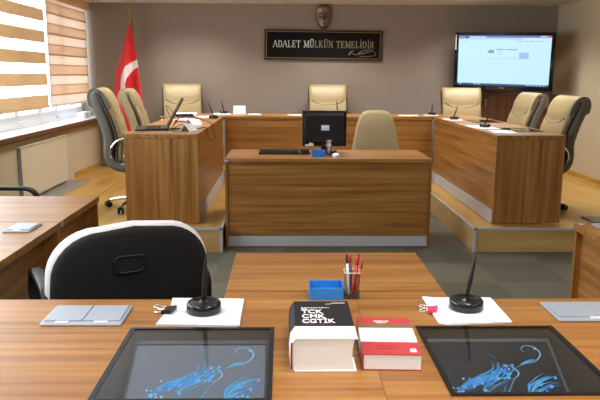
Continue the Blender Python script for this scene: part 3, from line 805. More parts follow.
ring_loft(bm, [[Vector((mx0+a, y, mz0+b_)) for a, b_ in ((.03, .006), (.10, .006), (.098, .028), (.065, .036), (.055, .02))] for y in (my-.030, my-.026)], smooth=False)
obj('service_tag', bm, M['ink_white'], t, True)
bm = B(); box(bm, .325, .385, my-.006, my+.012, .765, mz0+.08); obj('stand_neck', bm, M['black'], t, True)
bm = B(); rbox(bm, .245, .465, 5.87, 6.08, .7504, .765, .006); obj('stand_base', bm, M['black'], t, True)
t = thing('keyboard', 'black keyboard lying on the clerk desk left of the monitor', 'keyboard', (0, 5.84, .75))
bm = B(); ring_loft(bm, [[Vector((x, y, z)) for y, z in ((5.755, .7504), (5.755, .762), (5.925, .776), (5.925, .7504))] for x in (-.22, .222)], smooth=False); obj('keyboard_case', bm, M['black'], t, True)
bm = B()
for r_ in range(5):
    for c in range(18):
        if c == 14: continue
        x = -.21+c*.0238; y = 5.772+r_*.030; z = .7625+(y-5.755)*.0825
        box(bm, x, x+.019, y, y+.024, z, z+.006)
obj('keys', bm, M['black'], t, True)
t = thing('computer_mouse', 'small white mouse beside the pen cup on the clerk desk', 'mouse', (.435, 5.62, .75))
bm = B()
ring_loft(bm, [[Vector((.435+(.032*s)*math.cos(2*PI*k/16), 5.63+(.055*s)*math.sin(2*PI*k/16), z)) for k in range(16)] for z, s in ((.7504, .95), (.760, 1), (.772, .85), (.779, .5), (.781, .15))]); obj('shell', bm, M['white_plastic'], t, True)
bm = B(); box(bm, .4342, .4358, 5.652, 5.676, .768, .7775); obj('wheel', bm, M['silver_dark'], t, True)

# ------------------------------------------------------------------ laptop and its cables
t = thing('laptop', 'open black laptop seen edge-on at near end of left bench', 'laptop', (-1.15, 5.95, BZ))
lb = BZ+.0005
bm = B(); ring_loft(bm, [[Vector((x, y, z)) for x, z in ((-1.29, lb), (-1.29, lb+.014), (-1.035, lb+.022), (-1.015, lb+.022), (-1.010, lb))] for y in (5.76, 6.13)], smooth=False); obj('laptop_base', bm, M['black'], t, True, bevel=.002)
bm = B()
for r_ in range(5):
    for c in range(14):
        x = -1.20+r_*.026; y = 5.785+c*.0235; z = lb+.0145+(x+1.29)*.0314
        box(bm, x, x+.021, y, y+.019, z, z+.003)
obj('keys', bm, M['black_gloss'], t, True)
th = math.atan2(.245, .135)
R = Matrix.Translation((-1.022, 0, lb+.022)) @ Matrix.Rotation(-th, 4, 'Y')
bm = B(); rbox(bm, 0, .285, 5.76, 6.13, -.010, .0, .003, mtx=R); obj('laptop_lid', bm, M['black'], t, True)
bm = B(); box(bm, .02, .27, 5.775, 6.115, .0002, .0012, mtx=R); obj('laptop_screen', bm, M['black_gloss'], t, True)
t.rotation_euler.z = .185; t.location.x -= .01
def cable(label, pts, r=.0035):
    bm = B(); tube(bm, smooth_path(pts, 8), r, 6); o = obj('cable', bm, M['rubber']); tag(o, label, 'cable', 'black cables by the laptop')
cz = BZ+.0075
cable('black cable arching over left bench edge and hanging in a loop', [(-.99, 6.02, cz+.004), (-.95, 6.05, cz+.075), (-.88, 6.25, cz+.085), (-.79, 6.4, cz+.05), (-.696, 6.45, cz+.01), (-.675, 6.47, .90), (-.668, 6.50, .83), (-.672, 6.42, .80), (-.678, 6.30, .81), (-.685, 6.15, .845), (-.688, 6.05, .90), (-.695, 6.0, cz+.004), (-.76, 5.98, cz), (-.92, 5.95, cz), (-.995, 5.98, cz)])
cable('black cable curling behind the laptop lid on the bench top', [(-1.0, 6.10, cz+.01), (-.94, 6.2, cz+.10), (-.92, 6.35, cz+.12), (-.93, 6.6, cz+.06), (-.98, 6.8, cz), (-1.04, 6.9, cz), (-1.08, 6.8, cz)])
cable('short black cable running from laptop past the blue tent card', [(-.985, 5.88, cz), (-.95, 5.88, cz+.01), (-.91, 5.97, cz+.03), (-.90, 6.1, cz), (-.93, 6.22, cz)])
cable('black cable rising left of laptop lid against beige chair', [(-1.05, 6.6, cz), (-1.10, 6.7, cz+.10), (-1.16, 6.75, cz+.16), (-1.18, 6.85, cz+.12), (-1.15, 6.95, cz)])
t = thing('stapler', 'long black stapler on the white document pile of left bench', 'stapler', (-1.10, 7.72, BZ))
zs = BZ+.001
bm = B(); rbox(bm, -1.23, -1.02, 7.66, 7.70, zs, zs+.012, .004); obj('stapler_base', bm, M['black'], t, True)
bm = B(); ring_loft(bm, [[Vector((x, 7.68+a, zs+.022+b_)) for a, b_ in rrect(.016, h_, .006, 3)] for x, h_ in ((-1.235, .008), (-1.15, .011), (-1.05, .015), (-1.03, .012))]); obj('stapler_arm', bm, M['black'], t, True)

# ------------------------------------------------------------------ executive chairs
def make_exec(label, shell_mat, grp):
    """origin on the floor under the column, front towards -y"""
    t = thing('executive_chair', label, 'chair', (0, 0, 0), 0, grp)
    base = B(); cyl(base, 0, 0, .075, .125, .035, .03, 16)
    for k in range(5):
        a = k*2*PI/5+.12
        tube(base, smooth_path([(.02*math.cos(a), .02*math.sin(a), .105), (.16*math.cos(a), .16*math.sin(a), .095), (.31*math.cos(a), .31*math.sin(a), .066)], 4), [.021]*4+[.018]*3+[.015, .014], 8)
    bo = obj('star_base', base, M['chrome'], t)
    for k in range(5):
        a = k*2*PI/5+.12; c, s = math.cos(a), math.sin(a)
        cb = B()
        for off in (-.017, .017):
            w = bmesh.new(); cyl(w, 0, 0, -.010, .010, .028, n=16)
            bmesh.ops.rotate(w, verts=w.verts, cent=(0, 0, 0), matrix=Matrix.Rotation(PI/2, 3, 'X')); bmesh.ops.translate(w, verts=w.verts, vec=(0, off, .029))
            bmesh.ops.rotate(w, verts=w.verts, cent=(0, 0, 0), matrix=Matrix.Rotation(a+.7, 3, 'Z')); bmesh.ops.translate(w, verts=w.verts, vec=(.31*c, .31*s, 0)); merge(cb, w, 0)
        cyl(cb, .31*c, .31*s, .03, .062, .012, n=8)
        obj('caster', cb, M['black'], bo)
    bm = B(); cyl(bm, 0, 0, .12, .36, .027, n=16, rings=[(.12, .03), (.24, .03), (.241, .02), (.39, .02)]); obj('gas_column', bm, M['black'], t)
    # one-piece L shaped shell in side view
    line = [(-.23, .425), (-.10, .410), (.08, .405), (.175, .425), (.226, .48), (.236, .56), (.230, .66), (.262, .80), (.308, .93), (.332, 1.01), (.335, 1.045), (.316, 1.066), (.29, 1.062)]
    def th(s): return .078+.022*min(1, s*2)-.012*s-.034*max(0, (s-.72)/.28)
    bm = B(); sweep_yz(bm, line, lambda s: .262-.010*s, th, .03, 4); obj('shell', bm, shell_mat, t)
    bl = [(.205, .48), (.205, .55), (.200, .66), (.232, .80), (.288, .93), (.322, 1.005), (.326, 1.04)]
    bm = B(); sweep_yz(bm, bl, .257, .020, .008, 3, off=.036); obj('piping', bm, M['piping'], t)
    def bt(s):
        g = 0
        if s < .5: g = .010*abs(math.sin(s*2*PI*3.5))
        return .055+g
    bm = B(); sweep_yz(bm, [(.205, .47), (.205, .50), (.204, .54), (.199, .60), (.200, .66), (.213, .73), (.232, .80), (.258, .865), (.285, .93), (.318, 1.005)], .240, bt, .025, 4, off=.054)
    obj('backrest_pad', bm, M['leather'], t)
    # head pad: rolls over the top, lower edge is a shallow U
    hl = smooth_path([(0, .158, .845), (0, .176, .905), (0, .200, .972), (0, .232, 1.036), (0, .270, 1.083), (0, .322, 1.100), (0, .364, 1.080), (0, .384, 1.02), (0, .372, .95)], 5); m = len(hl); N = 14
    top = []; bm = B()
    rows = []
    for j in range(m):
        s = j/(m-1); row = []
        for i in range(N+1):
            u = -1+2*i/N
            lift = (abs(u)**2.)*.17*(1-s)          # side of the U climbs
            q = min(s+lift, 1.)*(m-1); k0 = min(int(q), m-2); p = hl[k0].lerp(hl[k0+1], q-k0)
            edge = 1-min(1, max(0, (abs(u)-.86)/.14))**2
            sag = .012*(1-edge)+(.010*max(0, (1-s*6)) if s < .17 else 0)
            row.append(Vector((u*.246, p.y+sag, p.z)))
        rows.append(row)
    fr = [[bm.verts.new(p) for p in r] for r in rows]
    bk = [[bm.verts.new(p+Vector((0, .045, -.004)).lerp(Vector((0, -.03, -.02)), min(1, max(0, (j/(m-1)-.42)*3.2)))) for p in r] for j, r in enumerate(rows)]
    for g_, flip in ((fr, 0), (bk, 1)):
        for j in range(m-1):
            for i in range(N):
                f = [g_[j][i], g_[j][i+1], g_[j+1][i+1], g_[j+1][i]]; fc = bm.faces.new(f[::-1] if flip else f); fc.smooth = True
    for j in range(m-1):
        bm.faces.new((fr[j][0], fr[j+1][0], bk[j+1][0], bk[j][0])).material_index = 1; bm.faces.new((fr[j][N], bk[j][N], bk[j+1][N], fr[j+1][N])).material_index = 1
    for i in range(N):
        bm.faces.new((fr[0][i], bk[0][i], bk[0][i+1], fr[0][i+1])); bm.faces.new((fr[m-1][i], fr[m-1][i+1], bk[m-1][i+1], bk[m-1][i]))
    hp = obj('head_pad', bm, [M['leather'], shell_mat], t)
    bm = B(); tube(bm, [p+Vector((0, -.002, -.003)) for p in rows[0][1:-1]], .0065, 6); obj('head_pad_seam', bm, M['seam'], hp)
    bm = B(); sweep_yz(bm, [(-.245, .475), (-.20, .488), (0, .48), (.15, .48)], .225, .075, .035, 5); obj('seat_cushion', bm, M['leather'], t)
    for s in (-1, 1):
        x = .262*s
        bm = B(); tube(bm, smooth_path([(x*.93, .21, .49), (x, .215, .54), (x*1.02, .20, .60), (x*1.03, .14, .655), (x*1.03, .03, .675), (x*1.03, -.14, .675), (x*1.03, -.18, .64), (x*1.0, -.15, .52), (x*.92, -.10, .44)], 6), .012, 8)
        am = obj('armrest', bm, M['chrome'], t)
        bm = B(); ring_loft(bm, [[Vector((x*1.03+a, y, .692+b_)) for a, b_ in rrect(w, .011, .009, 3)] for y, w in ((.05, .018), (.02, .026), (-.14, .026), (-.17, .018))]); obj('arm_pad', bm, shell_mat, am)
    return t
G = 'beige executive chairs behind the judges bench'
proto_t = make_exec('beige high-back chair with taupe sides beside the window, nearest on the left', M['taupe'], G)
proto_t.location = (-1.33, 6.18, PZ); proto_t.rotation_euler.z = PI/2+math.radians(6)
dup(proto_t, (2.285, 6.12, PZ), -PI/2+math.radians(1), 'beige high-back chair with taupe sides against the right wall, nearest', G).scale.z = .955
dup(proto_t, (2.35, 7.25, PZ), -PI/2+math.radians(3), 'beige high-back chair with taupe side, second along the right bench wing', G).scale.z = .955
proto_k = make_exec('beige high-back chair straight behind the clerk monitor, below black sign', M['khaki'], G)
proto_k.location = (.565, 8.62, PZ)
dup(proto_k, (-1.28, 8.62, PZ), math.radians(10), 'beige high-back chair in the left back corner behind laptop lid', G)
dup(proto_k, (2.24, 8.42, PZ), -math.radians(6), 'beige high-back chair in front of the cabinet, below screen left end', G).scale.z = .975
dup(proto_k, (-1.345, 7.32, PZ), PI/2+math.radians(6), 'beige high-back chair before the red flag, second along the left bench wing', G).scale.z = .975

for o_, sz in ((proto_t, 1.),): o_.scale.z = sz
# clerk's chair: domed fabric back
def star(t, n, r, mat, capm, h):
    base = B(); cyl(base, 0, 0, .07, .12, .032, .028, 14)
    for k in range(n):
        a = k*2*PI/n+.2; tube(base, [(.02*math.cos(a), .02*math.sin(a), .10), (r*math.cos(a), r*math.sin(a), .066)], [.022, .014], 8)
    bo = obj('star_base', base, mat, t)
    for k in range(n):
        a = k*2*PI/n+.2; cb = B(); c, s = r*math.cos(a), r*math.sin(a)
        for off in (-.016, .016):
            w = bmesh.new(); cyl(w, 0, 0, -.009, .009, .027, n=14); bmesh.ops.rotate(w, verts=w.verts, cent=(0, 0, 0), matrix=Matrix.Rotation(PI/2, 3, 'X')); bmesh.ops.translate(w, verts=w.verts, vec=(c, s+off, .028)); merge(cb, w, 0)
        cyl(cb, c, s, .03, .062, .011, n=8); obj('caster', cb, capm, bo)
    bm = B(); cyl(bm, 0, 0, .11, h, .026, n=14); obj('gas_column', bm, capm, t)

def pad_from_outline(bm, outline, y_mid, th, bulge, tilt=0., curve=0., mi=0, inset=.02, z0=0.):
    """cushion with the given front outline (x, z): rounded edge, slightly domed faces"""
    n = len(outline); cx_ = sum(p[0] for p in outline)/n; cz_ = sum(p[1] for p in outline)/n
    def ring(s, y): return [Vector((cx_+(x-cx_)*s, y+curve*((x-cx_)*s)**2+tilt*(cz_+(z-cz_)*s-z0), cz_+(z-cz_)*s)) for x, z in outline]
    h = th/2
    rs = [ring(.12, y_mid-h-bulge), ring(.55, y_mid-h-bulge*.75), ring(.86, y_mid-h-bulge*.2), ring(.955, y_mid-h*.82), ring(1., y_mid-h*.25), ring(1., y_mid+h*.25), ring(.955, y_mid+h*.82), ring(.86, y_mid+h+bulge*.2), ring(.55, y_mid+h+bulge*.75), ring(.12, y_mid+h+bulge)]
    ring_loft(bm, rs, mi=mi)

t = thing('clerk_chair', 'beige cloth chair with domed back behind the clerk desk', 'chair', (.915, 6.58, 0))
star(t, 5, .28, M['black'], M['black'], .43)
hv = [(0, 1.072), (.06, 1.071), (.10, 1.066), (.13, 1.050), (.152, 1.025), (.170, .985), (.184, .935), (.195, .885), (.215, .785), (.230, .69), (.234, .62), (.222, .56), (.18, .53)]
out = [(x, z) for x, z in hv]+[(-x, z) for x, z in hv[:0:-1]]
bm = B(); pad_from_outline(bm, out, .14, .045, .012, tilt=.10, curve=-.35, z0=.5); obj('backrest', bm, M['cloth_beige'], t)
bm = B(); tube(bm, [Vector((x, .14-.35*x*x+.10*(z-.5), z)) for x, z in out], .007, 6, closed=True); obj('piping', bm, M['leather'], t)
bm = B(); pad_from_outline(bm, rrect(.235, .22, .09, 6), 0, .07, .008)
bmesh.ops.rotate(bm, verts=bm.verts, cent=(0, 0, 0), matrix=Matrix.Rotation(PI/2, 3, 'X')); bmesh.ops.translate(bm, verts=bm.verts, vec=(0, -.08, .47)); obj('seat', bm, M['cloth_beige'], t)
bm = B(); tube(bm, smooth_path([(0, 0, .42), (0, .14, .42), (0, .19, .48), (0, .185, .65)], 6), .018, 8); obj('back_bar', bm, M['black'], t)

# black office chairs with a white rim
def make_black(label):
    """front towards -y, back panel at +y"""
    t = thing('office_chair', label, 'chair', (0, 0, 0), 0, 'black chairs with loop armrests')
    star(t, 5, .30, M['black'], M['black'], .43)
    def outline(hw, z0, z1, r, lean=0.):
        o = [(hw-.02, z0), (hw, z0+.05)]
        for k in range(9): a = PI/2*k/8; o.append((hw-.012-r+r*math.cos(a), z1-r+r*math.sin(a)-.000))
        o.append((0, z1+.012))
        for k in range(9): a = PI/2+PI/2*k/8; o.append((-hw+.012+r+r*math.cos(a), z1-r+r*math.sin(a)))
        o += [(-hw, z0+.05), (-hw+.02, z0)]; return o
    bm = B(); pad_from_outline(bm, outline(.304, .46, .905, .175), .215, .045, .0, tilt=.10, curve=-.40, z0=.46); obj('back_frame', bm, M['white_plastic'], t)
    bm = B(); pad_from_outline(bm, outline(.293, .455, .893, .172), .250, .035, .004, tilt=.10, curve=-.40, z0=.46); pn = obj('back_panel', bm, M['black_fab'], t)
    bm = B(); pad_from_outline(bm, outline(.262, .47, .870, .155), .185, .04, .012, tilt=.10, curve=-.40, z0=.46); obj('back_pad', bm, M['black_fab'], t)
    # oblong grip in the back panel
    cz_ = .775; y = .272+.10*(cz_-.46)+.004
    bm = B(); ro = rrect(.050, .030, .018, 5)
    tube(bm, [Vector((.025+a, y+.002+.10*b_, cz_+b_)) for a, b_ in ro], .005, 6, closed=True)
    obj('grip_rim', bm, M['black'], pn)
    bm = B(); ring_loft(bm, [[Vector((.025+a, y+d_+.10*b_, cz_+b_)) for a, b_ in rrect(.046, .027, .016, 5)] for d_ in (-.006, .0015)], smooth=False); obj('grip_hollow', bm, M['black_fab'], pn)
    bm = B(); pad_from_outline(bm, rrect(.25, .24, .09, 6), 0, .08, .008)
    bmesh.ops.rotate(bm, verts=bm.verts, cent=(0, 0, 0), matrix=Matrix.Rotation(PI/2, 3, 'X')); bmesh.ops.translate(bm, verts=bm.verts, vec=(0, -.06, .47)); obj('seat', bm, M['black_fab'], t)
    for s in (-1, 1):
        x = .285*s
        P = smooth_path([(x*.78, -.10, .43), (x*.95, -.14, .47), (x, -.17, .56), (x, -.17, .63), (x, -.12, .675), (x, 0, .68), (x, .12, .68), (x, .19, .67), (x, .215, .62), (x, .19, .52), (x*.88, .17, .45)], 6)
        bm = B(); m_ = len(P); rings = []
        for i, p in enumerate(P):
            tt = (P[min(i+1, m_-1)]-P[max(i-1, 0)]).normalized(); u = Vector((1, 0, 0)); u = (u-tt*u.dot(tt)).normalized(); v = tt.cross(u)
            rings.append([p+u*a+v*b_ for a, b_ in rrect(.024, .013, .009, 3)])
        ring_loft(bm, rings); obj('armrest', bm, M['black'], t)
    return t
bc = make_black('black chair with white-rimmed back between the front desk and side table')
bc.location = (-.655, 2.56, 0); bc.rotation_euler.z = PI+math.radians(27)
dup(bc, (-1.80, 4.12, 0), PI/2, 'chair showing only its black loop armrest behind the left table')

# ------------------------------------------------------------------ flag
t = thing('flag', 'red flag with white crescent on a gold pole in left corner', 'flag', (-1.93, 8.86, PZ))
fy = 8.86
bm = B(); cyl(bm, -1.935, fy, PZ, 2.05, .014, n=12); obj('pole', bm, M['gold'], t, True)
bm = B(); cyl(bm, -1.935, fy, PZ, PZ+.05, .16, n=28, rings=[(PZ, .16), (PZ+.02, .16), (PZ+.035, .10), (PZ+.05, .03)]); obj('stand', bm, M['gold'], t, True)
bm = B(); z0 = 2.03
cyl(bm, -1.95, fy-.0, 0, 0, 0, n=12, rings=[(z0, .012), (z0+.02, .022), (z0+.06, .020), (z0+.10, .014), (z0+.13, .024), (z0+.15, .022), (z0+.17, .010)])
tube(bm, [(-1.95+.026*math.cos(a*2*PI/20+.2), fy, z0+.215+.045*math.sin(a*2*PI/20+.2)) for a in range(20)], .0065, 6, closed=True)
obj('finial', bm, M['gold'], t, True)
bm = B(); tube(bm, smooth_path([(-1.935, fy-.02, 2.02), (-1.955, fy-.03, 2.08), (-1.935, fy-.03, 2.14), (-1.955, fy-.025, 2.19), (-1.94, fy-.015, 2.24)], 5), .009, 6); obj('cord', bm, M['gold'], t, True)
def lerp_tab(tab, z):
    for (z1, a), (z2, b_) in zip(tab, tab[1:]):
        if z1 >= z >= z2: k = (z1-z)/(z1-z2); return a+(b_-a)*k
    return tab[-1][1]
xl = [(2.05, -1.952), (1.95, -1.99), (1.72, -2.065), (1.45, -2.16), (1.20, -2.195), (1.0, -2.16), (.60, -2.08)]
xr = [(2.05, -1.935), (1.95, -1.925), (1.72, -1.885), (1.45, -1.85), (1.20, -1.825), (1.0, -1.80), (.60, -1.83)]
NZ, NX = 130, 44
g = []; bm = B()
def fold(u, z): return .045*math.sin(u*9.5+.8)*min(1, (2.05-z)*1.5)+.02*math.sin(u*17+z*2)*min(1, (2.05-z))
for j in range(NZ+1):
    z = 2.04-(2.04-.62)*j/NZ; row = []
    for i in range(NX+1):
        u = i/NX; x = lerp_tab(xl, z)*(1-u)+lerp_tab(xr, z)*u
        row.append((x, fy-.075+fold(u, z), z-.06*(1-u)*min(1, (2.04-z))))
    g.append(row)
V = [[bm.verts.new(p) for p in r] for r in g]
for j in range(NZ):
    for i in range(NX):
        f = bm.faces.new((V[j][i], V[j][i+1], V[j+1][i+1], V[j+1][i])); f.smooth = True
        c = f.calc_center_median()
        o = abs((c.x+1.79)/.305)**2.4+abs((c.z-1.22)/.385)**2.4 < 1; n_ = abs((c.x+1.765)/.262)**2.5+abs((c.z-1.20)/.316)**2.5 < 1
        f.material_index = 1 if (o and not n_) else 0
o = obj('flag_cloth', bm, [M['flag_red'], M['flag_white']], t, True)
so = o.modifiers.new('thick', 'SOLIDIFY'); so.thickness = .003

# ------------------------------------------------------------------ black sign
GLYPH = {  # strokes in a 0..1 box: (x0, y0, x1, y1, heavy) and serif positions
    'A': ([(.05, 0, .45, 1, 0), (.5, 1, .92, 0, 1), (.2, .36, .74, .36, 0)], [(.05, 0), (.92, 0)], 1.0),
    'D': ([(.2, 0, .2, 1, 1), (.1, 1, .55, 1, 0), (.55, 1, .85, .72, 1), (.85, .72, .85, .28, 1), (.85, .28, .55, 0, 1), (.1, 0, .55, 0, 0)], [], .95),
    'L': ([(.25, 0, .25, 1, 1), (.1, 0, .85, 0, 0), (.85, 0, .85, .28, 0)], [(.25, 1)], .85),
    'E': ([(.22, 0, .22, 1, 1), (.08, 0, .82, 0, 0), (.08, 1, .8, 1, 0), (.22, .52, .62, .52, 0), (.82, 0, .84, .26, 0), (.8, 1, .8, .78, 0), (.62, .40, .62, .64, 0)], [], .88),
    'T': ([(.5, 0, .5, 1, 1), (.06, 1, .94, 1, 0), (.06, 1, .06, .76, 0), (.94, 1, .94, .76, 0)], [(.5, 0)], .92),
    'M': ([(.14, 0, .16, 1, 0), (.16, 1, .52, .1, 1), (.52, .1, .86, 1, 0), (.86, 0, .86, 1, 1)], [(.14, 0), (.86, 0), (.12, 1), (.9, 1)], 1.2),
    'U': ([(.2, .3, .2, 1, 1), (.2, .3, .34, .04, 1), (.34, .04, .66, .04, 0), (.66, .04, .8, .3, 0), (.8, .3, .8, 1, 0)], [(.2, 1), (.8, 1)], .98),
    'K': ([(.2, 0, .2, 1, 1), (.22, .45, .8, 1, 0), (.42, .6, .84, 0, 1)], [(.2, 0), (.2, 1), (.8, 1), (.86, 0)], .98),
    'N': ([(.16, 0, .16, 1, 0), (.16, 1, .84, 0, 1), (.84, 0, .84, 1, 0)], [(.16, 0), (.12, 1), (.84, 1)], 1.0),
    'I': ([(.5, 0, .5, 1, 1)], [(.5, 0), (.5, 1)], .55),
    'R': ([(.2, 0, .2, 1, 1), (.1, 1, .6, 1, 0), (.6, 1, .82, .78, 1), (.82, .78, .6, .5, 1), (.2, .5, .6, .5, 0), (.5, .5, .86, 0, 1)], [(.2, 0), (.88, 0)], .98),
}
def serif_text(bm, s, x, z, w, h, depth, mi_fn):
    """letters on the x-z plane, front face at y = -depth"""
    adv = sum(.55 if ch == ' ' else GLYPH[{'Ü': 'U', 'İ': 'I'}.get(ch, ch)][2] for ch in s)
    k = w/adv; px = x
    for n_, ch in enumerate(s):
        if ch == ' ': px += .55*k; continue
        key = {'Ü': 'U', 'İ': 'I'}.get(ch, ch); st, sf, a = GLYPH[key]; cw = a*k*.90; mi = mi_fn(n_)
        def bar(x0, z0, x1, z1, t_):
            d = Vector((x1-x0, 0, z1-z0)); L = d.length; u = d/L; nn = Vector((-u.z, 0, u.x))*t_/2; e_ = u*t_*.25
            p = [Vector((x0, 0, z0))-e_+nn, Vector((x0, 0, z0))-e_-nn, Vector((x1, 0, z1))+e_-nn, Vector((x1, 0, z1))+e_+nn]
            ring_loft(bm, [[q+Vector((0, yy, 0)) for q in p] for yy in (0, -depth)], mi=mi, smooth=False)
        for x0, z0, x1, z1, hv in st: bar(px+x0*cw, z+z0*h, px+x1*cw, z+z1*h, .0105 if hv else .0055)
        for sx, sz in sf: bar(px+(sx-.17)*cw, z+sz*h, px+(sx+.17)*cw, z+sz*h, .006)
        if ch in 'Üİ':
            for dx in ((.32, .68) if ch == 'Ü' else (.5,)): bar(px+dx*cw-.005, z+h*1.22, px+dx*cw+.005, z+h*1.22, .011)
        px += a*k
sgn = thing('wall_sign', 'long black sign board with silver capital letters on the back wall', 'sign', (.515, YB, 1.81))
sgn.rotation_euler.y = math.radians(.45)
W2, H2 = .775, .192
bm = B(); rbox(bm, -W2, W2, -.022, 0, -H2, H2, .004); obj('board', bm, M['sign_black'], sgn)
bm = B(); sl = bmesh.new(); slab(sl, -W2-.006, W2+.006, -H2-.006, H2+.006, .0, .032, (-W2+.008, W2-.008, -H2+.008, H2-.008))
merge(bm, sl, 0, Matrix.Rotation(PI/2, 4, 'X')); obj('outer_frame', bm, M['sign_wood'], sgn)
bm = B(); sl = bmesh.new(); slab(sl, -W2+.018, W2-.018, -H2+.018, H2-.018, .0221, .026, (-W2+.026, W2-.026, -H2+.026, H2-.026))
merge(bm, sl, 0, Matrix.Rotation(PI/2, 4, 'X')); obj('gilt_line', bm, M['sign_gold'], sgn)
bm = B(); serif_text(bm, 'ADALET MÜLKÜN TEMELİDİR', -.665, -.030, 1.345, .084, .006, lambda k: 0 if k < 9 else 1)
bmesh.ops.translate(bm, verts=bm.verts, vec=(0, -.0222, 0)); obj('lettering', bm, [M['letter_silver'], M['letter_brass']], sgn)
bm = B()
for pts in ([(.335, -.125), (.37, -.07), (.345, -.12), (.365, -.095), (.40, -.06)], [(.38, -.10), (.43, -.115), (.405, -.115)],
            [(.44, -.125), (.50, -.075), (.47, -.115), (.50, -.09), (.515, -.11), (.54, -.085), (.55, -.10), (.58, -.07), (.585, -.09), (.62, -.06), (.62, -.08), (.66, -.045)],
            [(.50, -.07), (.62, -.045)], [(.64, -.06), (.70, -.10), (.66, -.13), (.55, -.14), (.48, -.135)]):
    tube(bm, smooth_path([(a, -.0235, b_) for a, b_ in pts], 6), .0032, 5)
obj('signature', bm, M['letter_brass'], sgn)

# ------------------------------------------------------------------ bronze face relief
def face_relief():
    bm = B(); NU, NV = 56, 64; hw, hh = .105, .158
    def gss(x, z, cx_, cz_, sx, sz): return math.exp(-((x-cx_)/sx)**2-((z-cz_)/sz)**2)
    rows = []
    for j in range(NV+1):
        v = -1+2*j/NV; row = []
        # outline: broad cranium, narrow chin
        e = math.sqrt(max(0., 1-abs(v)**(4.2 if v > 0 else 2.4))); wz = hw*(1.0 if v > .1 else 1-.30*((.1-v)/1.1)**1.5)*e
        for i in range(NU+1):
            u = -1+2*i/NU; x = u*wz; z = v*hh
            d = .062*math.sqrt(max(0, 1-u*u))*(e**.7)
            xn = x/hw
            d0 = d
            d += .030*gss(xn, v, 0, -.10, .14, .17)+.012*gss(xn, v, 0, -.20, .20, .07)          # nose
            d += .010*gss(xn, v, -.36, .17, .26, .055)+.010*gss(xn, v, .36, .17, .26, .055)     # brows
            d -= .016*gss(xn, v, -.36, .03, .20, .08)+.016*gss(xn, v, .36, .03, .20, .08)       # sockets
            d += .007*gss(xn, v, -.36, .03, .11, .035)+.007*gss(xn, v, .36, .03, .11, .035)     # eyes
            d += .008*gss(xn, v, -.42, -.22, .2, .16)+.008*gss(xn, v, .42, -.22, .2, .16)       # cheeks
            d += .010*gss(xn, v, 0, -.44, .26, .035)-.008*gss(xn, v, 0, -.50, .28, .02)+.010*gss(xn, v, 0, -.555, .22, .035)   # lips
            d += .012*gss(xn, v, 0, -.80, .22, .12)                                             # chin
            d = d0+(d-d0)*1.7
            hl = .52-.10*abs(xn)**2+.05*math.sin(xn*9)
            if v > hl: d += .010*min(1, (v-hl)*10)+.002*math.sin(xn*40+v*14)                    # hair
            if abs(u) > .93: d = max(0., d*(1-abs(u))/.07)
            row.append(bm.verts.new((x, -max(d, 0.)-.0, z)))
        rows.append(row)
    for j in range(NV):
        for i in range(NU):
            f = bm.faces.new((rows[j][i], rows[j][i+1], rows[j+1][i+1], rows[j+1][i])); f.smooth = True
    bmesh.ops.remove_doubles(bm, verts=bm.verts, dist=1e-5)
    ed = [e_ for e_ in bm.edges if e_.is_boundary]
    r = bmesh.ops.extrude_edge_only(bm, edges=ed); vv = [q for q in r['geom'] if isinstance(q, bmesh.types.BMVert)]
    for q in vv: q.co.y = .012
    bmesh.ops.contextual_create(bm, geom=[e_ for e_ in bm.edges if e_.is_boundary])
    o = obj('face_relief', bm, M['bronze']); o.location = (.512, YB-.013, 2.175)
    tag(o, 'bronze cast face relief hung above the black sign', 'relief')
face_relief()

# ------------------------------------------------------------------ television
tv = thing('television', 'wide black television showing a pale web page on a swivel bracket', 'television', (2.771, 8.65, 1.608))
tv.rotation_euler = (0, 0, -.483)
RT = Matrix.Rotation(.13, 4, 'X') @ Matrix.Rotation(.023, 4, 'Y')
tw, thh = 1.226/2, .717/2
bm = B(); sl = bmesh.new(); slab(sl, -tw, tw, -thh, thh, .0, .035, (-tw+.045, tw-.045, -thh+.052, thh-.040)); merge(bm, sl, 0, RT @ Matrix.Rotation(PI/2, 4, 'X'))
rbox(bm, -tw+.004, tw-.004, .0005, .055, -thh+.004, thh-.004, .01, mtx=RT); obj('bezel', bm, M['black_gloss'], tv)
EM = [emit('tv_page', (.58, .88, 1.), 1.), emit('tv_bar_violet', (.16, .20, .52), 1.), emit('tv_bar_pale', (.50, .72, .92), 1.), emit('tv_block_blue', (.40, .52, .88), 1.), emit('tv_text', (.20, .28, .40), 1.),
      emit('tv_taskbar', (.03, .09, .28), 1.), emit('tv_close', (.65, .13, .10), 1.), emit('tv_banner', (.58, .88, 1.), 1.)]
bm = B(); sx0, sx1, sz0, sz1 = -tw+.045, tw-.045, -thh+.052, thh-.040
def tvq(u0, u1, v0, v1, mi, o=0.):
    y = -.012-o; p = [(u0, v0), (u1, v0), (u1, v1), (u0, v1)]
    f = bm.faces.new([bm.verts.new(RT @ Vector((sx0+(sx1-sx0)*a, y, sz0+(sz1-sz0)*b_))) for a, b_ in p]); f.material_index = mi
tvq(0, 1, 0, 1, 0)
tvq(0, 1, .955, 1, 1, .0006); tvq(0, .70, .925, .955, 2, .0006); tvq(0, .69, .925, .930, 1, .0009); tvq(.955, .995, .965, .995, 6, .0009); tvq(.88, .95, .968, .992, 2, .0009)
tvq(.01, .05, .935, .985, 4, .0009); tvq(.07, .11, .94, .975, 5, .0009); tvq(.12, .30, .94, .98, 2, .0009)
tvq(0, 1, .865, .868, 2, .0006)
for k in range(9): tvq(.62+k*.035, .642+k*.035, .88, .895, 4 if k % 2 else 3, .0009)
tvq(.03, .12, .885, .893, 3, .0009)
tvq(.29, .77, .535, .775, 7, .0006)
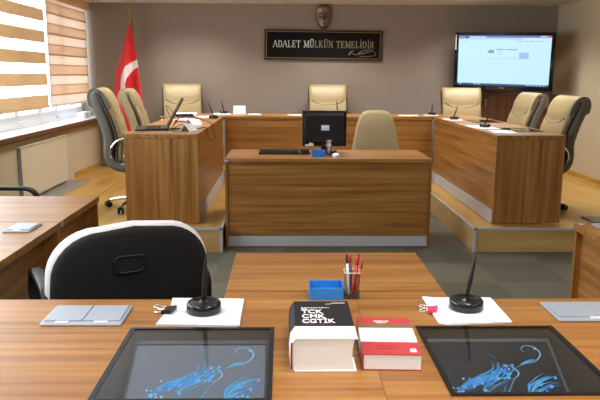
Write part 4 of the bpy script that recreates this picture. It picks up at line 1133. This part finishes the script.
tvq(.29, .77, .535, .540, 3, .0009); tvq(.29, .77, .772, .775, 2, .0009); tvq(.67, .77, .545, .665, 3, .0009); tvq(.55, .67, .565, .58, 2, .0009)
for k in range(7): tvq(.33+k*.008, .334+k*.010, .645+(k % 3)*.01, .69+((k*5) % 4)*.012, 4, .0009)
tvq(.325, .385, .66, .68, 4, .0011)
for k in range(6): tvq(.42+k*.017, .433+k*.017, .715, .735, 4, .0009)
for k in range(6): tvq(.535+k*.019, .55+k*.019, .712, .733, 4, .0009)
for k in range(3): tvq(.42+k*.018, .434+k*.018, .672, .684, 3, .0009); tvq(.445+k*.012, .454+k*.012, .630, .642, 4, .0009)
tvq(0, 1, 0, .035, 5, .0006)
for a in (.02, .19, .23): tvq(a, a+.025, .006, .03, 3, .0009)
for k in range(6): tvq(.76+k*.035, .785+k*.035, .012, .024, 2, .0009)
obj('screen', bm, EM, tv)
bm = B()
for k in range(5): box(bm, -.03+k*.013, -.021+k*.013, -.0362, -.0352, -thh+.02, -thh+.030, mtx=RT)
obj('brand_lettering', bm, M['silver'], tv)
bm = B(); box(bm, -tw+.008, -tw+.020, -.0365, -.0352, thh-.22, thh-.065, mtx=RT); box(bm, -tw+.008, -tw+.020, -.0365, -.0352, thh-.055, thh-.035, mtx=RT); obj('side_sticker', bm, M['ink_white'], tv)
bm = B(); box(bm, -.12, .12, .055, .07, -.12, .12); tube(bm, [(0, .07, 0), (.10, .25, 0)], .02, 8)
tube(bm, [(.10, .25, 0), (-.05, .44, 0)], .02, 8); obj('bracket', bm, M['black'], tv)

# ------------------------------------------------------------------ cabinet under the television
t = thing('wall_cabinet', 'dark wood cabinet with bar handles below the television', 'cabinet', (2.9, YB, PZ))
c0, c1, cy0, cy1, cz1 = 2.30, XR-.016, 8.98, YB-.002, 1.185
bm = B(); box(bm, c0, c1, cy0, cy1, PZ+.001, cz1); obj('carcass', bm, M['cab'], t, True)
n = 4; w = (c1-c0)/n
for k in range(n):
    bm = B(); box(bm, c0+k*w+.003, c0+(k+1)*w-.003, cy0-.018, cy0-.001, PZ+.06, cz1-.03); d = obj('door', bm, M['cab'], t, True, bevel=.001)
    hx = c0+(k+1)*w-.035 if k % 2 == 0 else c0+k*w+.035
    bm = B(); tube(bm, [(hx, cy0-.020, 1.02), (hx, cy0-.04, 1.025), (hx, cy0-.04, 1.125), (hx, cy0-.020, 1.13)], .006, 8); obj('handle', bm, M['chrome'], d, True)

# ------------------------------------------------------------------ light
w = bpy.data.worlds.new('daylight'); scn.world = w; w.use_nodes = True
bg = w.node_tree.nodes['Background']; bg.inputs['Color'].default_value = (.86, .95, 1., 1); bg.inputs['Strength'].default_value = 8.5
def area(name, loc, size, energy, color, rot=(0, 0, 0), sy=None, portal=False):
    l = bpy.data.lights.new(name, 'AREA'); l.energy = energy; l.color = color; l.size = size
    if sy: l.shape = 'RECTANGLE'; l.size_y = sy
    if portal: l.cycles.is_portal = True
    o = bpy.data.objects.new(name, l); COL.objects.link(o); o.location = loc; o.rotation_euler = rot; return o
area('window_portal', (WX-.06, 5.05, 1.6), 1.45, 1, (1, 1, 1), (0, -PI/2, 0), 8.1, True)
for x in (-1.2, .6, 2.4):
    for y, e in ((1.3, 15), (2.9, 5), (6.5, 22), (8.2, 23)):
        area('ceiling_lamp', (x, y, ZC-.012), .6, e, (1., .955, .885)).data.spread = math.radians(130)
for x in (-1.2, .6, 2.4): area('ceiling_lamp', (x, -.6, ZC-.012), .6, 26, (1., .97, .92))

# ------------------------------------------------------------------ camera
cam = bpy.data.cameras.new('camera'); co = bpy.data.objects.new('camera', cam); COL.objects.link(co)
cam.sensor_width = 36.; cam.lens = 673.44*36/600; cam.clip_start = .05; cam.clip_end = 60
pitch, yaw, roll = .1841, .0238, .0058
fwd = Vector((math.sin(yaw)*math.cos(pitch), math.cos(yaw)*math.cos(pitch), -math.sin(pitch)))
q = fwd.to_track_quat('-Z', 'Y')
co.rotation_mode = 'QUATERNION'
co.rotation_quaternion = q @ Matrix.Rotation(roll, 4, 'Z').to_quaternion()
co.location = (0, 0, 1.4258)
scn.camera = co
vs = scn.view_settings
vs.view_transform = 'Standard'; vs.look = 'None'; vs.gamma = 1.; vs.use_curve_mapping = False; vs.exposure = 0.
scn.cycles.use_denoising = True
scn.cycles.max_bounces = 8; scn.cycles.transparent_max_bounces = 12
scn.cycles.caustics_reflective = False; scn.cycles.caustics_refractive = False
scn.cycles.sample_clamp_indirect = 6.
